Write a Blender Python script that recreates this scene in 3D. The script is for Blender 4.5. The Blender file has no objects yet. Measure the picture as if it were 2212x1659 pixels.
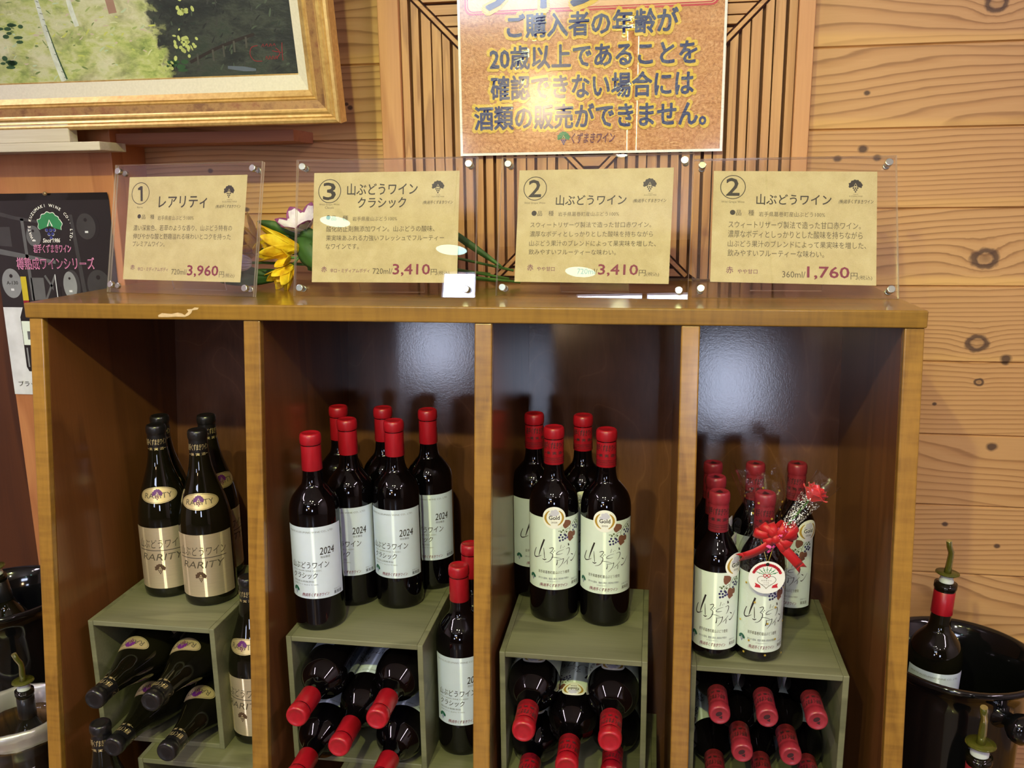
import bpy, bmesh, math, random
from mathutils import Vector, Matrix, noise as mnoise
from mathutils.geometry import tessellate_polygon
PI = math.pi
SC = bpy.context.scene
COL = SC.collection
random.seed(7)

# ------------------------------------------------------------------ camera
cam_d = bpy.data.cameras.new('camera'); cam = bpy.data.objects.new('camera', cam_d); COL.objects.link(cam)
cam_d.sensor_width = 36.0; cam_d.lens = 30.7376; cam_d.clip_start = 0.02; cam_d.clip_end = 60
cam.matrix_world = Matrix(((0.98728, -0.0223, 0.15741, 0.27995),
                           (0.15852, 0.21295, -0.96412, -1.11937),
                           (-0.01202, 0.97681, 0.21378, 0.14568),
                           (0, 0, 0, 1)))
SC.camera = cam
# ------------------------------------------------------------------ colour management, world
SC.view_settings.view_transform = 'Standard'; SC.view_settings.look = 'None'
SC.view_settings.exposure = 0.66; SC.view_settings.gamma = 1.0
SC.view_settings.use_curve_mapping = False
SC.cycles.max_bounces = 10; SC.cycles.transparent_max_bounces = 24
SC.cycles.use_denoising = True
W = bpy.data.worlds.new('world'); SC.world = W; W.use_nodes = True
W.node_tree.nodes['Background'].inputs[0].default_value = (0.75, 0.80, 0.95, 1)
W.node_tree.nodes['Background'].inputs[1].default_value = 0.35
# lamps of the room and added ceiling fill: strengths (watts / emission) used by the builders below
SPOT_W, SPOT_COL = 37.0, (0.92, 0.94, 0.28)
PEND_E, PEND_COL = 7.0, (0.55, 1.0, 0.88)
FILL_E, FILL_COL = 36.0, (1.0, 0.82, 0.98)  # added overhead fill, tinted for the ambient light
WIN_E, WIN_COL = 15.0, (0.68, 0.76, 1.0)

# ------------------------------------------------------------------ colour + node helpers
def lin(c):
    return tuple(((x/255)/12.92 if x/255 <= .04045 else ((x/255+.055)/1.055)**2.4) for x in c) + (1,)

class NT:
    def __init__(s, name):
        s.m = bpy.data.materials.new(name); s.m.use_nodes = True
        s.t = s.m.node_tree; s.t.nodes.clear()
        s.out = s.n('ShaderNodeOutputMaterial')
    def n(s, kind, **kw):
        x = s.t.nodes.new(kind)
        for k, v in kw.items(): setattr(x, k, v)
        return x
    def link(s, a, b): s.t.links.new(a, b)
    def put(s, sock, v):
        if hasattr(v, 'links') or hasattr(v, 'is_output'): s.link(v, sock)
        else: sock.default_value = v
    def math(s, op, a, b=0.0, c=None):
        x = s.n('ShaderNodeMath', operation=op); s.put(x.inputs[0], a); s.put(x.inputs[1], b)
        if c is not None: s.put(x.inputs[2], c)
        return x.outputs[0]
    def coords(s, kind='Object'): return s.n('ShaderNodeTexCoord').outputs[kind]
    def sep(s, v):
        x = s.n('ShaderNodeSeparateXYZ'); s.link(v, x.inputs[0]); return x.outputs
    def comb(s, a, b, c):
        x = s.n('ShaderNodeCombineXYZ')
        for i, v in enumerate((a, b, c)): s.put(x.inputs[i], v)
        return x.outputs[0]
    def scale(s, v, sc):
        x = s.n('ShaderNodeVectorMath', operation='MULTIPLY'); s.link(v, x.inputs[0]); s.put(x.inputs[1], sc); return x.outputs[0]
    def addv(s, v, w):
        x = s.n('ShaderNodeVectorMath', operation='ADD'); s.link(v, x.inputs[0]); s.put(x.inputs[1], w); return x.outputs[0]
    def noise(s, v, scale=1.0, detail=2.0, rough=.5, dist=0.0):
        x = s.n('ShaderNodeTexNoise'); s.link(v, x.inputs['Vector'])
        x.inputs['Scale'].default_value = scale; x.inputs['Detail'].default_value = detail
        x.inputs['Roughness'].default_value = rough; x.inputs['Distortion'].default_value = dist
        return x.outputs['Fac']
    def white(s, v):
        x = s.n('ShaderNodeTexWhiteNoise', noise_dimensions='1D'); s.put(x.inputs['W'], v); return x.outputs['Value']
    def ramp(s, f, stops, interp='LINEAR'):
        x = s.n('ShaderNodeValToRGB'); x.color_ramp.interpolation = interp
        e = x.color_ramp.elements
        while len(e) < len(stops): e.new(.5)
        for el, (p, c) in zip(e, stops):
            el.position = p; el.color = c if len(c) == 4 else lin(c)
        s.put(x.inputs[0], f); return x.outputs[0]
    def mix(s, f, a, b, mode='MIX'):
        x = s.n('ShaderNodeMix', data_type='RGBA', blend_type=mode)
        s.put(x.inputs[0], f); s.put(x.inputs[6], a); s.put(x.inputs[7], b); return x.outputs[2]
    def bump(s, h, strength=.3, dist=.001):
        x = s.n('ShaderNodeBump'); s.link(h, x.inputs['Height'])
        x.inputs['Strength'].default_value = strength; x.inputs['Distance'].default_value = dist
        return x.outputs[0]
    def principled(s, color, rough=.5, metal=0.0, coat=0.0, coat_rough=.05, normal=None, spec=.5, **kw):
        p = s.n('ShaderNodeBsdfPrincipled')
        s.put(p.inputs['Base Color'], color); s.put(p.inputs['Roughness'], rough); s.put(p.inputs['Metallic'], metal)
        s.put(p.inputs['Coat Weight'], coat); s.put(p.inputs['Coat Roughness'], coat_rough)
        s.put(p.inputs['Specular IOR Level'], spec)
        if normal is not None: s.link(normal, p.inputs['Normal'])
        for k, v in kw.items(): s.put(p.inputs[k.replace('_', ' ')], v)
        s.link(p.outputs[0], s.out.inputs[0]); return p

def plain(name, c, rough=.5, var=.06, scale=60, bump=0.0, **kw):
    """a single-coloured material with a little procedural mottling"""
    t = NT(name); v = t.coords('Object')
    f = t.noise(v, scale, 3)
    a = tuple(x*(1-var) for x in lin(c)[:3])+(1,); b = tuple(min(1, x*(1+var)) for x in lin(c)[:3])+(1,)
    t.principled(t.ramp(f, [(.3, a), (.7, b)]), rough, normal=t.bump(f, bump) if bump else None, **kw)
    return t.m

def wood(name, light, mid, dark, axis=0, freq=9.0, stretch=10.0, lines=9.0, rough=.35, coat=.3, coat_rough=.15,
         pore=.25, bump=.15, rand=True, fig=0.0):
    t = NT(name); v = t.coords('Object')
    if rand:
        oi = t.n('ShaderNodeObjectInfo').outputs['Random']
        v = t.addv(v, t.comb(t.math('MULTIPLY', oi, 7.3), t.math('MULTIPLY', oi, 3.1), t.math('MULTIPLY', oi, 5.7)))
    s = [1.0, 1.0, 1.0]; s[axis] = 1.0/stretch
    g = t.scale(v, tuple(s))
    h = t.noise(g, freq, 2.5, .5, .4)
    r = t.math('FRACT', t.math('MULTIPLY', h, lines))
    fs = [240.0, 240.0, 240.0]; fs[axis] = 9.0
    fine = t.noise(t.scale(v, tuple(fs)), 1.0, 3, .6)
    c = t.ramp(r, [(0, light), (.55, mid), (.88, dark), (1, light)])
    c = t.mix(pore, c, t.ramp(fine, [(.3, dark), (.65, light)]), 'MIX')
    big = t.noise(v, 3.5, 2)
    c = t.mix(.35, c, t.mix(big, lin(dark), lin(light)), 'MIX')
    if fig:
        fg = [18.0, 18.0, 18.0]; fg[axis] = 130.0
        c = t.mix(fig, c, t.ramp(t.noise(t.scale(v, tuple(fg)), 1, 2), [(.35, dark), (.6, light)]), 'MIX')
    hh = t.math('ADD', t.math('MULTIPLY', fine, .6), t.math('MULTIPLY', r, .15))
    t.principled(c, rough, coat=coat, coat_rough=coat_rough, normal=t.bump(hh, bump, .0006))
    return t.m

# ------------------------------------------------------------------ mesh helpers
class MB:
    def __init__(s): s.v = []; s.f = []; s.m = []; s.sm = []
    def add(s, vs, fs, mat=0, smooth=False, M=None):
        o = len(s.v)
        s.v += [tuple(M @ Vector(p)) if M is not None else tuple(p) for p in vs]
        s.f += [tuple(o+i for i in f) for f in fs]; s.m += [mat]*len(fs); s.sm += [smooth]*len(fs)
        return s
    def box(s, x0, x1, y0, y1, z0, z1, mat=0, M=None):
        v = [(x0,y0,z0),(x1,y0,z0),(x1,y1,z0),(x0,y1,z0),(x0,y0,z1),(x1,y0,z1),(x1,y1,z1),(x0,y1,z1)]
        return s.add(v, [(0,3,2,1),(4,5,6,7),(0,1,5,4),(1,2,6,5),(2,3,7,6),(3,0,4,7)], mat, False, M)
    def extrude(s, poly, vec, mat=0, M=None):
        """closed prism from a planar polygon (3-D points)"""
        n = len(poly); a = [Vector(p) for p in poly]; b = [p+Vector(vec) for p in a]
        fs = [tuple(range(n))[::-1], tuple(range(n, 2*n))] + [(i, (i+1) % n, n+(i+1) % n, n+i) for i in range(n)]
        return s.add(a+b, fs, mat, False, M)
    def lathe(s, prof, seg=40, mat=0, M=None, smooth=True, cap=True, arc=None, wob=None):
        vs, fs = [], []
        for k, (r, z) in enumerate(prof):
            for i in range(seg):
                a = 2*PI*i/seg
                rr = r if wob is None else r+wob(a, z)
                vs.append((rr*math.sin(a), -rr*math.cos(a), z))
        for k in range(len(prof)-1):
            for i in range(seg):
                j = (i+1) % seg
                fs.append((k*seg+i, k*seg+j, (k+1)*seg+j, (k+1)*seg+i))
        s.add(vs, fs, mat, smooth, M)
        if cap:
            o = len(s.v)-len(vs); e = len(prof)-1
            if prof[0][0] > 1e-6: s.f.append(tuple(o+i for i in range(seg))[::-1]); s.m.append(mat); s.sm.append(False)
            if prof[-1][0] > 1e-6: s.f.append(tuple(o+e*seg+i for i in range(seg))); s.m.append(mat); s.sm.append(False)
        return s
    def tube(s, pts, r, seg=10, mat=0, M=None, cap=True):
        pts = [Vector(p) for p in pts]; n = len(pts)
        rr = r if isinstance(r, (list, tuple)) else [r]*n
        vs, fs = [], []; up = Vector((.13, .37, .92)).normalized()
        for i, p in enumerate(pts):
            d = (pts[min(i+1, n-1)]-pts[max(i-1, 0)]).normalized()
            a = d.cross(up)
            if a.length < .05: a = d.cross(Vector((1, 0, 0)))
            a.normalize(); b = a.cross(d); up = b
            for k in range(seg):
                t = 2*PI*k/seg; vs.append(p+a*(rr[i]*math.cos(t))+b*(rr[i]*math.sin(t)))
        for i in range(n-1):
            for k in range(seg):
                l = (k+1) % seg; fs.append((i*seg+k, i*seg+l, (i+1)*seg+l, (i+1)*seg+k))
        s.add(vs, fs, mat, True, M)
        if cap:
            o = len(s.v)-len(vs)
            s.f += [tuple(o+k for k in range(seg))[::-1], tuple(o+(n-1)*seg+k for k in range(seg))]; s.m += [mat]*2; s.sm += [False]*2
        return s
    def cyl(s, a, b, r, seg=20, mat=0, M=None): return s.tube([a, b], r, seg, mat, M)
    def strip(s, pts, wv, w, mat=0, M=None, th=.0):
        """ribbon following pts, wv = width vector (or list), w = width (or list)"""
        vs, fs = [], []; n = len(pts)
        for i, p in enumerate(pts):
            wd = Vector(wv[i] if isinstance(wv, list) else wv).normalized(); ww = (w[i] if isinstance(w, list) else w)/2
            vs += [Vector(p)-wd*ww, Vector(p)+wd*ww]
        for i in range(n-1): fs.append((2*i, 2*i+1, 2*i+3, 2*i+2))
        return s.add(vs, fs, mat, True, M)
    def grid(s, fn, nu, nv, mat=0, smooth=True, M=None):
        vs = [fn(i/nu, j/nv) for j in range(nv+1) for i in range(nu+1)]
        fs = [(j*(nu+1)+i, j*(nu+1)+i+1, (j+1)*(nu+1)+i+1, (j+1)*(nu+1)+i) for j in range(nv) for i in range(nu)]
        return s.add(vs, fs, mat, smooth, M)
    def sphere(s, c, r, seg=16, mat=0, M=None, sx=1, sy=1, sz=1):
        c = Vector(c); vs, fs = [], []; k = seg//2
        for j in range(k+1):
            p = PI*j/k
            for i in range(seg):
                t = 2*PI*i/seg; vs.append(c+Vector((r*sx*math.sin(p)*math.cos(t), r*sy*math.sin(p)*math.sin(t), -r*sz*math.cos(p))))
        for j in range(k):
            for i in range(seg):
                l = (i+1) % seg; fs.append((j*seg+i, j*seg+l, (j+1)*seg+l, (j+1)*seg+i))
        return s.add(vs, fs, mat, True, M)
    def mesh(s, name):
        me = bpy.data.meshes.new(name); me.from_pydata([tuple(p) for p in s.v], [], s.f); me.update()
        for p, mi, sm in zip(me.polygons, s.m, s.sm): p.material_index = mi; p.use_smooth = sm
        return me
    def build(s, name, mats, parent=None, bevel=0.0, seg=2, solid=0.0, sub=0):
        me = s.mesh(name)
        for m in (mats if isinstance(mats, (list, tuple)) else [mats]): me.materials.append(m)
        return link_mesh(name, me, parent, bevel, seg, solid, sub)

def link_mesh(name, me, parent=None, bevel=0.0, seg=2, solid=0.0, sub=0):
    o = bpy.data.objects.new(name, me); COL.objects.link(o)
    if parent is not None: o.parent = parent
    if solid:
        d = o.modifiers.new('solid', 'SOLIDIFY'); d.thickness = solid; d.offset = 0
    if sub:
        d = o.modifiers.new('sub', 'SUBSURF'); d.levels = sub; d.render_levels = sub
    if bevel:
        d = o.modifiers.new('bevel', 'BEVEL'); d.width = bevel; d.segments = seg; d.limit_method = 'ANGLE'; d.angle_limit = .7
    return o

def tag(o, label=None, cat=None, group=None, kind=None):
    if label: o['label'] = label
    if cat: o['category'] = cat
    if group: o['group'] = group
    if kind: o['kind'] = kind
    return o
def thing(name, label, cat, loc=(0, 0, 0), rz=0.0, group=None):
    o = bpy.data.objects.new(name, None); COL.objects.link(o); o.empty_display_size = .05
    o.location = loc; o.rotation_euler = (0, 0, rz)
    return tag(o, label, cat, group)
def dup(root, label, group=None, mat=None, loc=None, rz=None):
    r = root.copy(); COL.objects.link(r); r['label'] = label
    if group: r['group'] = group
    for ch in root.children:
        c = ch.copy(); COL.objects.link(c); c.parent = r
        for g in ch.children:
            d = g.copy(); COL.objects.link(d); d.parent = c
    if loc is not None: r.location = loc
    if rz is not None: r.rotation_euler = (0, 0, rz)
    return r

# ------------------------------------------------------------------ flat artwork (printing) with text
_tc = {}
def text_geo(body, bold=0.0, shear=0.0, res=2, spacing=1.0):
    key = (body, bold, shear, res, spacing)
    if key in _tc: return _tc[key]
    c = bpy.data.curves.new('print', 'FONT'); c.body = body; c.offset = bold; c.shear = shear
    c.resolution_u = res; c.space_character = spacing
    o = bpy.data.objects.new('print', c); COL.objects.link(o)
    dg = bpy.context.evaluated_depsgraph_get()
    me = bpy.data.meshes.new_from_object(o.evaluated_get(dg))
    vs = [(v.co.x, v.co.y) for v in me.vertices]; fs = [tuple(p.vertices) for p in me.polygons]
    bpy.data.objects.remove(o); bpy.data.curves.remove(c); bpy.data.meshes.remove(me)
    xs = [v[0] for v in vs] or [0]; ys = [v[1] for v in vs] or [0]
    r = (vs, fs, min(xs), max(xs), min(ys), max(ys)); _tc[key] = r
    return r

class Art:
    """flat printing: every item is (verts2d, faces, layer, material)"""
    def __init__(s): s.items = []; s.mats = []
    def mi(s, m):
        if m not in s.mats: s.mats.append(m)
        return s.mats.index(m)
    def raw(s, vs, fs, m, layer): s.items.append((vs, fs, layer, s.mi(m)))
    def sheet(s, x0, y0, x1, y1, m, nx=1, ny=1, layer=0):
        vs = [(x0+(x1-x0)*i/nx, y0+(y1-y0)*j/ny) for j in range(ny+1) for i in range(nx+1)]
        fs = [(j*(nx+1)+i, j*(nx+1)+i+1, (j+1)*(nx+1)+i+1, (j+1)*(nx+1)+i) for j in range(ny) for i in range(nx)]
        s.raw(vs, fs, m, layer)
    def poly(s, pts, m, layer=1):
        tri = tessellate_polygon([[Vector((p[0], p[1], 0)) for p in pts]])
        fs = []
        for a, b, c in tri:
            A, B, C = pts[a], pts[b], pts[c]
            if (B[0]-A[0])*(C[1]-A[1])-(B[1]-A[1])*(C[0]-A[0]) < 0: b, c = c, b
            fs.append((a, b, c))
        s.raw(list(pts), fs, m, layer)
    def disc(s, x, y, rx, m, layer=1, ry=None, n=20, rot=0.0):
        ry = ry or rx; c, sn = math.cos(rot), math.sin(rot)
        p = [(rx*math.cos(2*PI*i/n), ry*math.sin(2*PI*i/n)) for i in range(n)]
        s.raw([(x+a*c-b*sn, y+a*sn+b*c) for a, b in p], [tuple(range(n))], m, layer)
    def ring(s, x, y, r, w, m, layer=1, n=40, a0=0.0, a1=2*PI, ry=None, w1=None):
        ry = ry or r; vs = []
        for i in range(n+1):
            t = a0+(a1-a0)*i/n; ww = w if w1 is None else w+(w1-w)*abs(2*i/n-1)
            for q in (-ww/2, ww/2): vs.append((x+(r+q)*math.cos(t), y+(ry+q)*math.sin(t)))
        s.raw(vs, [(2*i, 2*i+1, 2*i+3, 2*i+2) for i in range(n)], m, layer)
    def stroke(s, pts, w, m, layer=2, smooth=4):
        if smooth > 1 and len(pts) > 2:
            q = []; n = len(pts)
            for i in range(n-1):
                p0, p1, p2, p3 = pts[max(i-1, 0)], pts[i], pts[i+1], pts[min(i+2, n-1)]
                for k in range(smooth):
                    t = k/smooth
                    q.append(tuple(.5*((2*p1[d])+(-p0[d]+p2[d])*t+(2*p0[d]-5*p1[d]+4*p2[d]-p3[d])*t*t+(-p0[d]+3*p1[d]-3*p2[d]+p3[d])*t**3) for d in (0, 1)))
            q.append(pts[-1]); pts = q
        n = len(pts); vs = []
        for i, p in enumerate(pts):
            a, b = pts[max(i-1, 0)], pts[min(i+1, n-1)]
            d = Vector((b[0]-a[0], b[1]-a[1])); d = d.normalized() if d.length > 0 else Vector((1, 0))
            if isinstance(w, (list, tuple)):
                f = i/(n-1)*(len(w)-1); k = min(int(f), len(w)-2); ww = w[k]+(w[k+1]-w[k])*(f-k)
            else: ww = w
            vs += [(p[0]-d.y*ww/2, p[1]+d.x*ww/2), (p[0]+d.y*ww/2, p[1]-d.x*ww/2)]
        s.raw(vs, [(2*i+1, 2*i+3, 2*i+2, 2*i) for i in range(n-1)], m, layer)
    def text(s, body, box, m, bold=0.0, shear=0.0, layer=3, res=2, rot=0.0, spacing=1.0, keep=False):
        vs, fs, x0, x1, y0, y1 = text_geo(body, 0.0, shear, res, spacing)
        if not vs: return
        bx0, by0, bx1, by1 = box; cx, cy = (bx0+bx1)/2, (by0+by1)/2
        sx, sy = (bx1-bx0)/max(x1-x0, 1e-6), (by1-by0)/max(y1-y0, 1e-6)
        if keep: sx = sy = min(sx, sy)
        sb = min(sx, sy)*.62; c, sn = math.cos(rot), math.sin(rot)
        out = []
        for x, y in vs:
            a, b = (x-(x0+x1)/2)*sx, (y-(y0+y1)/2)*sy; out.append((cx+a*c-b*sn, cy+a*sn+b*c))
        if bold <= 0: s.raw(out, fs, m, layer)
        else:                                              # heavier weight: the same outlines laid down in a small circle
            n = 4 if bold < .02 else (6 if bold < .06 else 12)
            for k in range(n):
                q = 2*PI*(k+.5)/n; ex, ey = bold*sb*math.cos(q), bold*sb*math.sin(q)
                s.raw([(x+ex, y+ey) for x, y in out], fs, m, layer+.02*k)
    def build(s, name, fn, parent=None, step=None, gap=.00012):
        """fn(u, v, h) -> 3-D point, h = height above the sheet"""
        bm = bmesh.new()
        for vs, fs, layer, mi in s.items:
            bv = [bm.verts.new((p[0], p[1], layer*gap)) for p in vs]
            for f in fs:
                if len(set(f)) < 3: continue
                try: fc = bm.faces.new([bv[i] for i in f]); fc.material_index = mi
                except ValueError: pass
        if step:
            xs = [v.co.x for v in bm.verts]; k = math.floor(min(xs)/step)+1
            while k*step < max(xs):
                bmesh.ops.bisect_plane(bm, geom=bm.verts[:]+bm.edges[:]+bm.faces[:], plane_co=(k*step, 0, 0), plane_no=(1, 0, 0)); k += 1
        for v in bm.verts: v.co = Vector(fn(v.co.x, v.co.y, v.co.z))
        me = bpy.data.meshes.new(name); bm.to_mesh(me); bm.free()
        for p in me.polygons: p.use_smooth = bool(step)
        for m in s.mats: me.materials.append(m)
        return link_mesh(name, me, parent)
def on_cyl(rf, z0=0.0, a0=0.0, lift=.00025):
    rr = rf if callable(rf) else (lambda z: rf)
    R0 = rr(z0) if callable(rf) else rf
    def fn(u, v, h):
        a = u/R0+a0; r = rr(z0+v)+lift+h
        return (r*math.sin(a), -r*math.cos(a), z0+v)
    return fn

# ------------------------------------------------------------------ materials
INK = plain('black_ink', (38, 32, 34), .6); GREY_INK = plain('grey_ink', (86, 76, 62), .6)
LGREY_INK = plain('pale_grey_ink', (128, 132, 142), .6)
PLUM_INK = plain('plum_ink', (120, 30, 66), .55); NAVY_INK = plain('navy_ink', (34, 46, 104), .45)
HALO_INK = plain('yellow_halo_ink', (206, 176, 74), .5); RED_INK = plain('red_ink', (186, 44, 66), .5)
GREEN_INK = plain('green_ink', (22, 92, 76), .5); VIOLET_INK = plain('violet_ink', (74, 66, 140), .5)
BLUE_INK = plain('grape_blue_ink', (48, 48, 96), .5); BROWN_INK = plain('brown_leaf_ink', (122, 78, 62), .6, var=.15, scale=900)
OLIVE_INK = plain('olive_ink', (84, 98, 60), .6); WHITE_INK = plain('white_ink', (240, 240, 240), .5)
GOLD_INK = plain('gold_ink', (178, 142, 56), .4); LILAC_INK = plain('lilac_ink', (206, 204, 228), .5)
PINK_INK = plain('pink_ink', (226, 150, 196), .5); MAROON_INK = plain('maroon_ink', (104, 44, 84), .5)
PAPER_BLUE = plain('cool_white_label_paper', (204, 216, 242), .45, var=.02)
PAPER_CREAM = plain('greenish_white_label_paper', (218, 230, 226), .45, var=.02)
PAPER_WHITE = plain('white_paper', (236, 238, 242), .5, var=.02)

def kraft():
    t = NT('kraft_paper'); v = t.coords('Object')
    a = t.noise(v, 34, 4, .65); b = t.noise(v, 900, 2)
    c = t.ramp(a, [(.25, (178, 162, 124)), (.55, (194, 180, 142)), (.8, (204, 192, 158))])
    c = t.mix(.14, c, t.ramp(b, [(.35, (166, 148, 110)), (.65, (214, 202, 166))]))
    t.principled(c, .75); return t.m
KRAFT = kraft()

def glass_black(name='dark_bottle_glass', c=(6, 4, 6)):
    t = NT(name); v = t.coords('Object'); f = t.noise(v, 14, 2)
    t.principled(t.ramp(f, [(.3, lin((4, 3, 4))), (.7, lin(c))]), .03, spec=.5, IOR=1.5); return t.m
GLASS = glass_black(); GLASS_GREEN = glass_black('dark_olive_bottle_glass', (22, 21, 10))
def capsule_mat(name, c, rough=.34, coat=.15):
    t = NT(name); v = t.coords('Object'); f = t.noise(t.scale(v, (1, 1, .3)), 160, 3); g = t.noise(v, 420, 2)
    a = tuple(x*.86 for x in lin(c)[:3])+(1,); b = tuple(min(1, x*1.1) for x in lin(c)[:3])+(1,)
    t.principled(t.ramp(f, [(.3, a), (.7, b)]), rough, coat=coat, coat_rough=.2, normal=t.bump(t.math('ADD', f, g), .06, .0005)); return t.m
RED_CAP = capsule_mat('red_capsule_foil', (160, 18, 34)); ROSE_CAP = capsule_mat('dusty_red_capsule_foil', (140, 38, 52))
BLACK_CAP = capsule_mat('black_capsule_foil', (22, 21, 24), .3, .3)

def brushed_gold(name, c):
    t = NT(name); v = t.coords('Object'); f = t.noise(t.scale(v, (1, 1, 60)), 60, 3)
    t.principled(t.ramp(f, [(.3, tuple(x*.85 for x in lin(c)[:3])+(1,)), (.7, lin(c))]), t.math('MULTIPLY_ADD', f, .15, .30), metal=.62)
    return t.m
GOLD_LABEL = brushed_gold('brushed_champagne_foil_label', (222, 204, 176))
GOLD_PALE = brushed_gold('pale_gold_foil', (232, 210, 160))
STEEL = plain('brushed_steel', (200, 204, 200), .25, metal=1.0)

def acrylic(name, tint=(.988, .984, .984), edge=False):
    t = NT(name)
    g = t.n('ShaderNodeNewGeometry'); dt = t.n('ShaderNodeVectorMath', operation='DOT_PRODUCT')
    t.link(g.outputs['Normal'], dt.inputs[0]); t.link(g.outputs['Incoming'], dt.inputs[1])
    k = t.math('POWER', t.math('SUBTRACT', 1.0, t.math('ABSOLUTE', dt.outputs['Value'])), 5.0)
    f = t.math('MULTIPLY_ADD', k, .9, .035)
    tr = t.n('ShaderNodeBsdfTransparent'); tr.inputs[0].default_value = (*tint, 1)
    gl = t.n('ShaderNodeBsdfGlossy'); gl.inputs['Roughness'].default_value = 0.0
    mx = t.n('ShaderNodeMixShader'); t.link(f, mx.inputs[0]); t.link(tr.outputs[0], mx.inputs[1]); t.link(gl.outputs[0], mx.inputs[2])
    res = mx.outputs[0]
    if edge:
        df = t.n('ShaderNodeBsdfGlossy'); df.inputs[0].default_value = (.95, .94, .96, 1); df.inputs['Roughness'].default_value = .3
        wh = t.n('ShaderNodeBsdfDiffuse'); wh.inputs[0].default_value = (.86, .84, .86, 1)  # white diffuse stands in for light glowing out of the edges
        m1 = t.n('ShaderNodeMixShader'); m1.inputs[0].default_value = .45; t.link(df.outputs[0], m1.inputs[1]); t.link(wh.outputs[0], m1.inputs[2])
        m2 = t.n('ShaderNodeMixShader'); m2.inputs[0].default_value = .5
        t.link(res, m2.inputs[1]); t.link(m1.outputs[0], m2.inputs[2]); res = m2.outputs[0]
    t.link(res, t.out.inputs[0]); return t.m
ACRYL = acrylic('clear_acrylic'); ACRYL_EDGE = acrylic('acrylic_edge_glow_white', edge=True)

def emis(name, col, st):
    t = NT(name); e = t.n('ShaderNodeEmission'); e.inputs[0].default_value = (*col, 1); e.inputs[1].default_value = st
    t.link(e.outputs[0], t.out.inputs[0]); return t.m

# cedar boards of the wall: grain runs in X, each board with its own figure; knots at fixed spots on the boards
BOARD_Z, BOARD_H = -.009, .1225
def planks(name, tones, knots):
    t = NT(name); v = t.coords('Object'); x, y, z = t.sep(v)
    idx = t.math('FLOOR', t.math('DIVIDE', t.math('SUBTRACT', z, BOARD_Z), BOARD_H))
    sd = t.white(t.math('ADD', idx, 31.7)); sd2 = t.white(t.math('ADD', idx, 77.1)); sd3 = t.white(t.math('ADD', idx, 12.3))
    p = t.comb(t.math('MULTIPLY_ADD', x, 1.15, t.math('MULTIPLY', sd, 37.0)), t.math('MULTIPLY', sd, 11.0), t.math('MULTIPLY', z, 5.0))
    wide = t.math('GREATER_THAN', sd3, .52)                   # some boards are flat sawn, the others quarter sawn
    kz_ = t.math('MULTIPLY_ADD', wide, -62.0, 118.0); ka = t.math('MULTIPLY_ADD', wide, 4.5, 6.0)
    h = t.math('MULTIPLY_ADD', t.noise(p, 1.5, 1.5, .45, .15), ka, t.math('MULTIPLY', z, kz_))
    wob = t.noise(t.comb(t.math('MULTIPLY', x, 9.0), sd, t.math('MULTIPLY', z, 60.0)), 1.0, 3)
    h = t.math('MULTIPLY_ADD', wob, .5, h)
    dark = None
    for (kx, kz, kr, amp, hole) in knots:
        dx = t.math('MULTIPLY', t.math('SUBTRACT', x, kx), .8); dz = t.math('SUBTRACT', z, kz)
        d = t.math('SQRT', t.math('ADD', t.math('MULTIPLY', dx, dx), t.math('MULTIPLY', dz, dz)))
        d = t.math('MULTIPLY_ADD', t.noise(v, 90, 2), kr*.5, d)
        if amp:
            q = t.math('DIVIDE', d, kr*2.2); h = t.math('MULTIPLY_ADD', t.math('EXPONENT', t.math('MULTIPLY', t.math('MULTIPLY', q, q), -1.0)), amp, h)
            m = t.ramp(t.math('DIVIDE', d, kr*2), [(0, (0, 0, 0, 1) if not hole else (.75, .75, .75, 1)), (.36, (.30,)*3+(1,)), (.46, (1, 1, 1, 1)), (.60, (.9, .9, .9, 1)), (.72, (0, 0, 0, 1))])
        else:
            m = t.ramp(t.math('DIVIDE', d, kr*2), [(0, (1, 1, 1, 1)), (.45, (1, 1, 1, 1)), (.75, (0, 0, 0, 1))])
        dark = m if dark is None else t.mix(1.0, dark, m, 'LIGHTEN')
    r = t.math('FRACT', h)
    L, M_, D = tones
    c = t.ramp(r, [(0, L), (.40, L), (.72, M_), (.86, D), (.93, D), (1, L)])
    c = t.mix(t.math('MULTIPLY', t.noise(p, 4.0, 3), .5), c, lin(L))
    fine = t.noise(t.scale(v, (14, 300, 300)), 1.0, 3, .6)
    c = t.mix(.22, c, t.ramp(fine, [(.3, M_), (.7, L)]))
    # pale sapwood along the lower edge of some boards, warmer heartwood elsewhere
    fr = t.math('FRACT', t.math('DIVIDE', t.math('SUBTRACT', z, BOARD_Z), BOARD_H))
    sap = t.math('MULTIPLY', t.ramp(t.math('MULTIPLY_ADD', t.noise(t.comb(t.math('MULTIPLY', x, 1.2), sd, z), 2.0, 1), .16, fr), [(.16, (1, 1, 1, 1)), (.24, (0, 0, 0, 1))]), sd2)
    c = t.mix(t.math('MULTIPLY', sap, .7), c, lin((222, 178, 112)))
    c = t.mix(t.math('MULTIPLY', t.math('SUBTRACT', 1.0, sd2), .22), c, lin((184, 128, 84)))
    c = t.mix(t.math('MULTIPLY', dark, .86), c, lin((58, 42, 44)))
    t.principled(c, .5, normal=t.bump(t.math('ADD', r, fine), .08, .0006), spec=.35)
    return t.m
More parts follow.
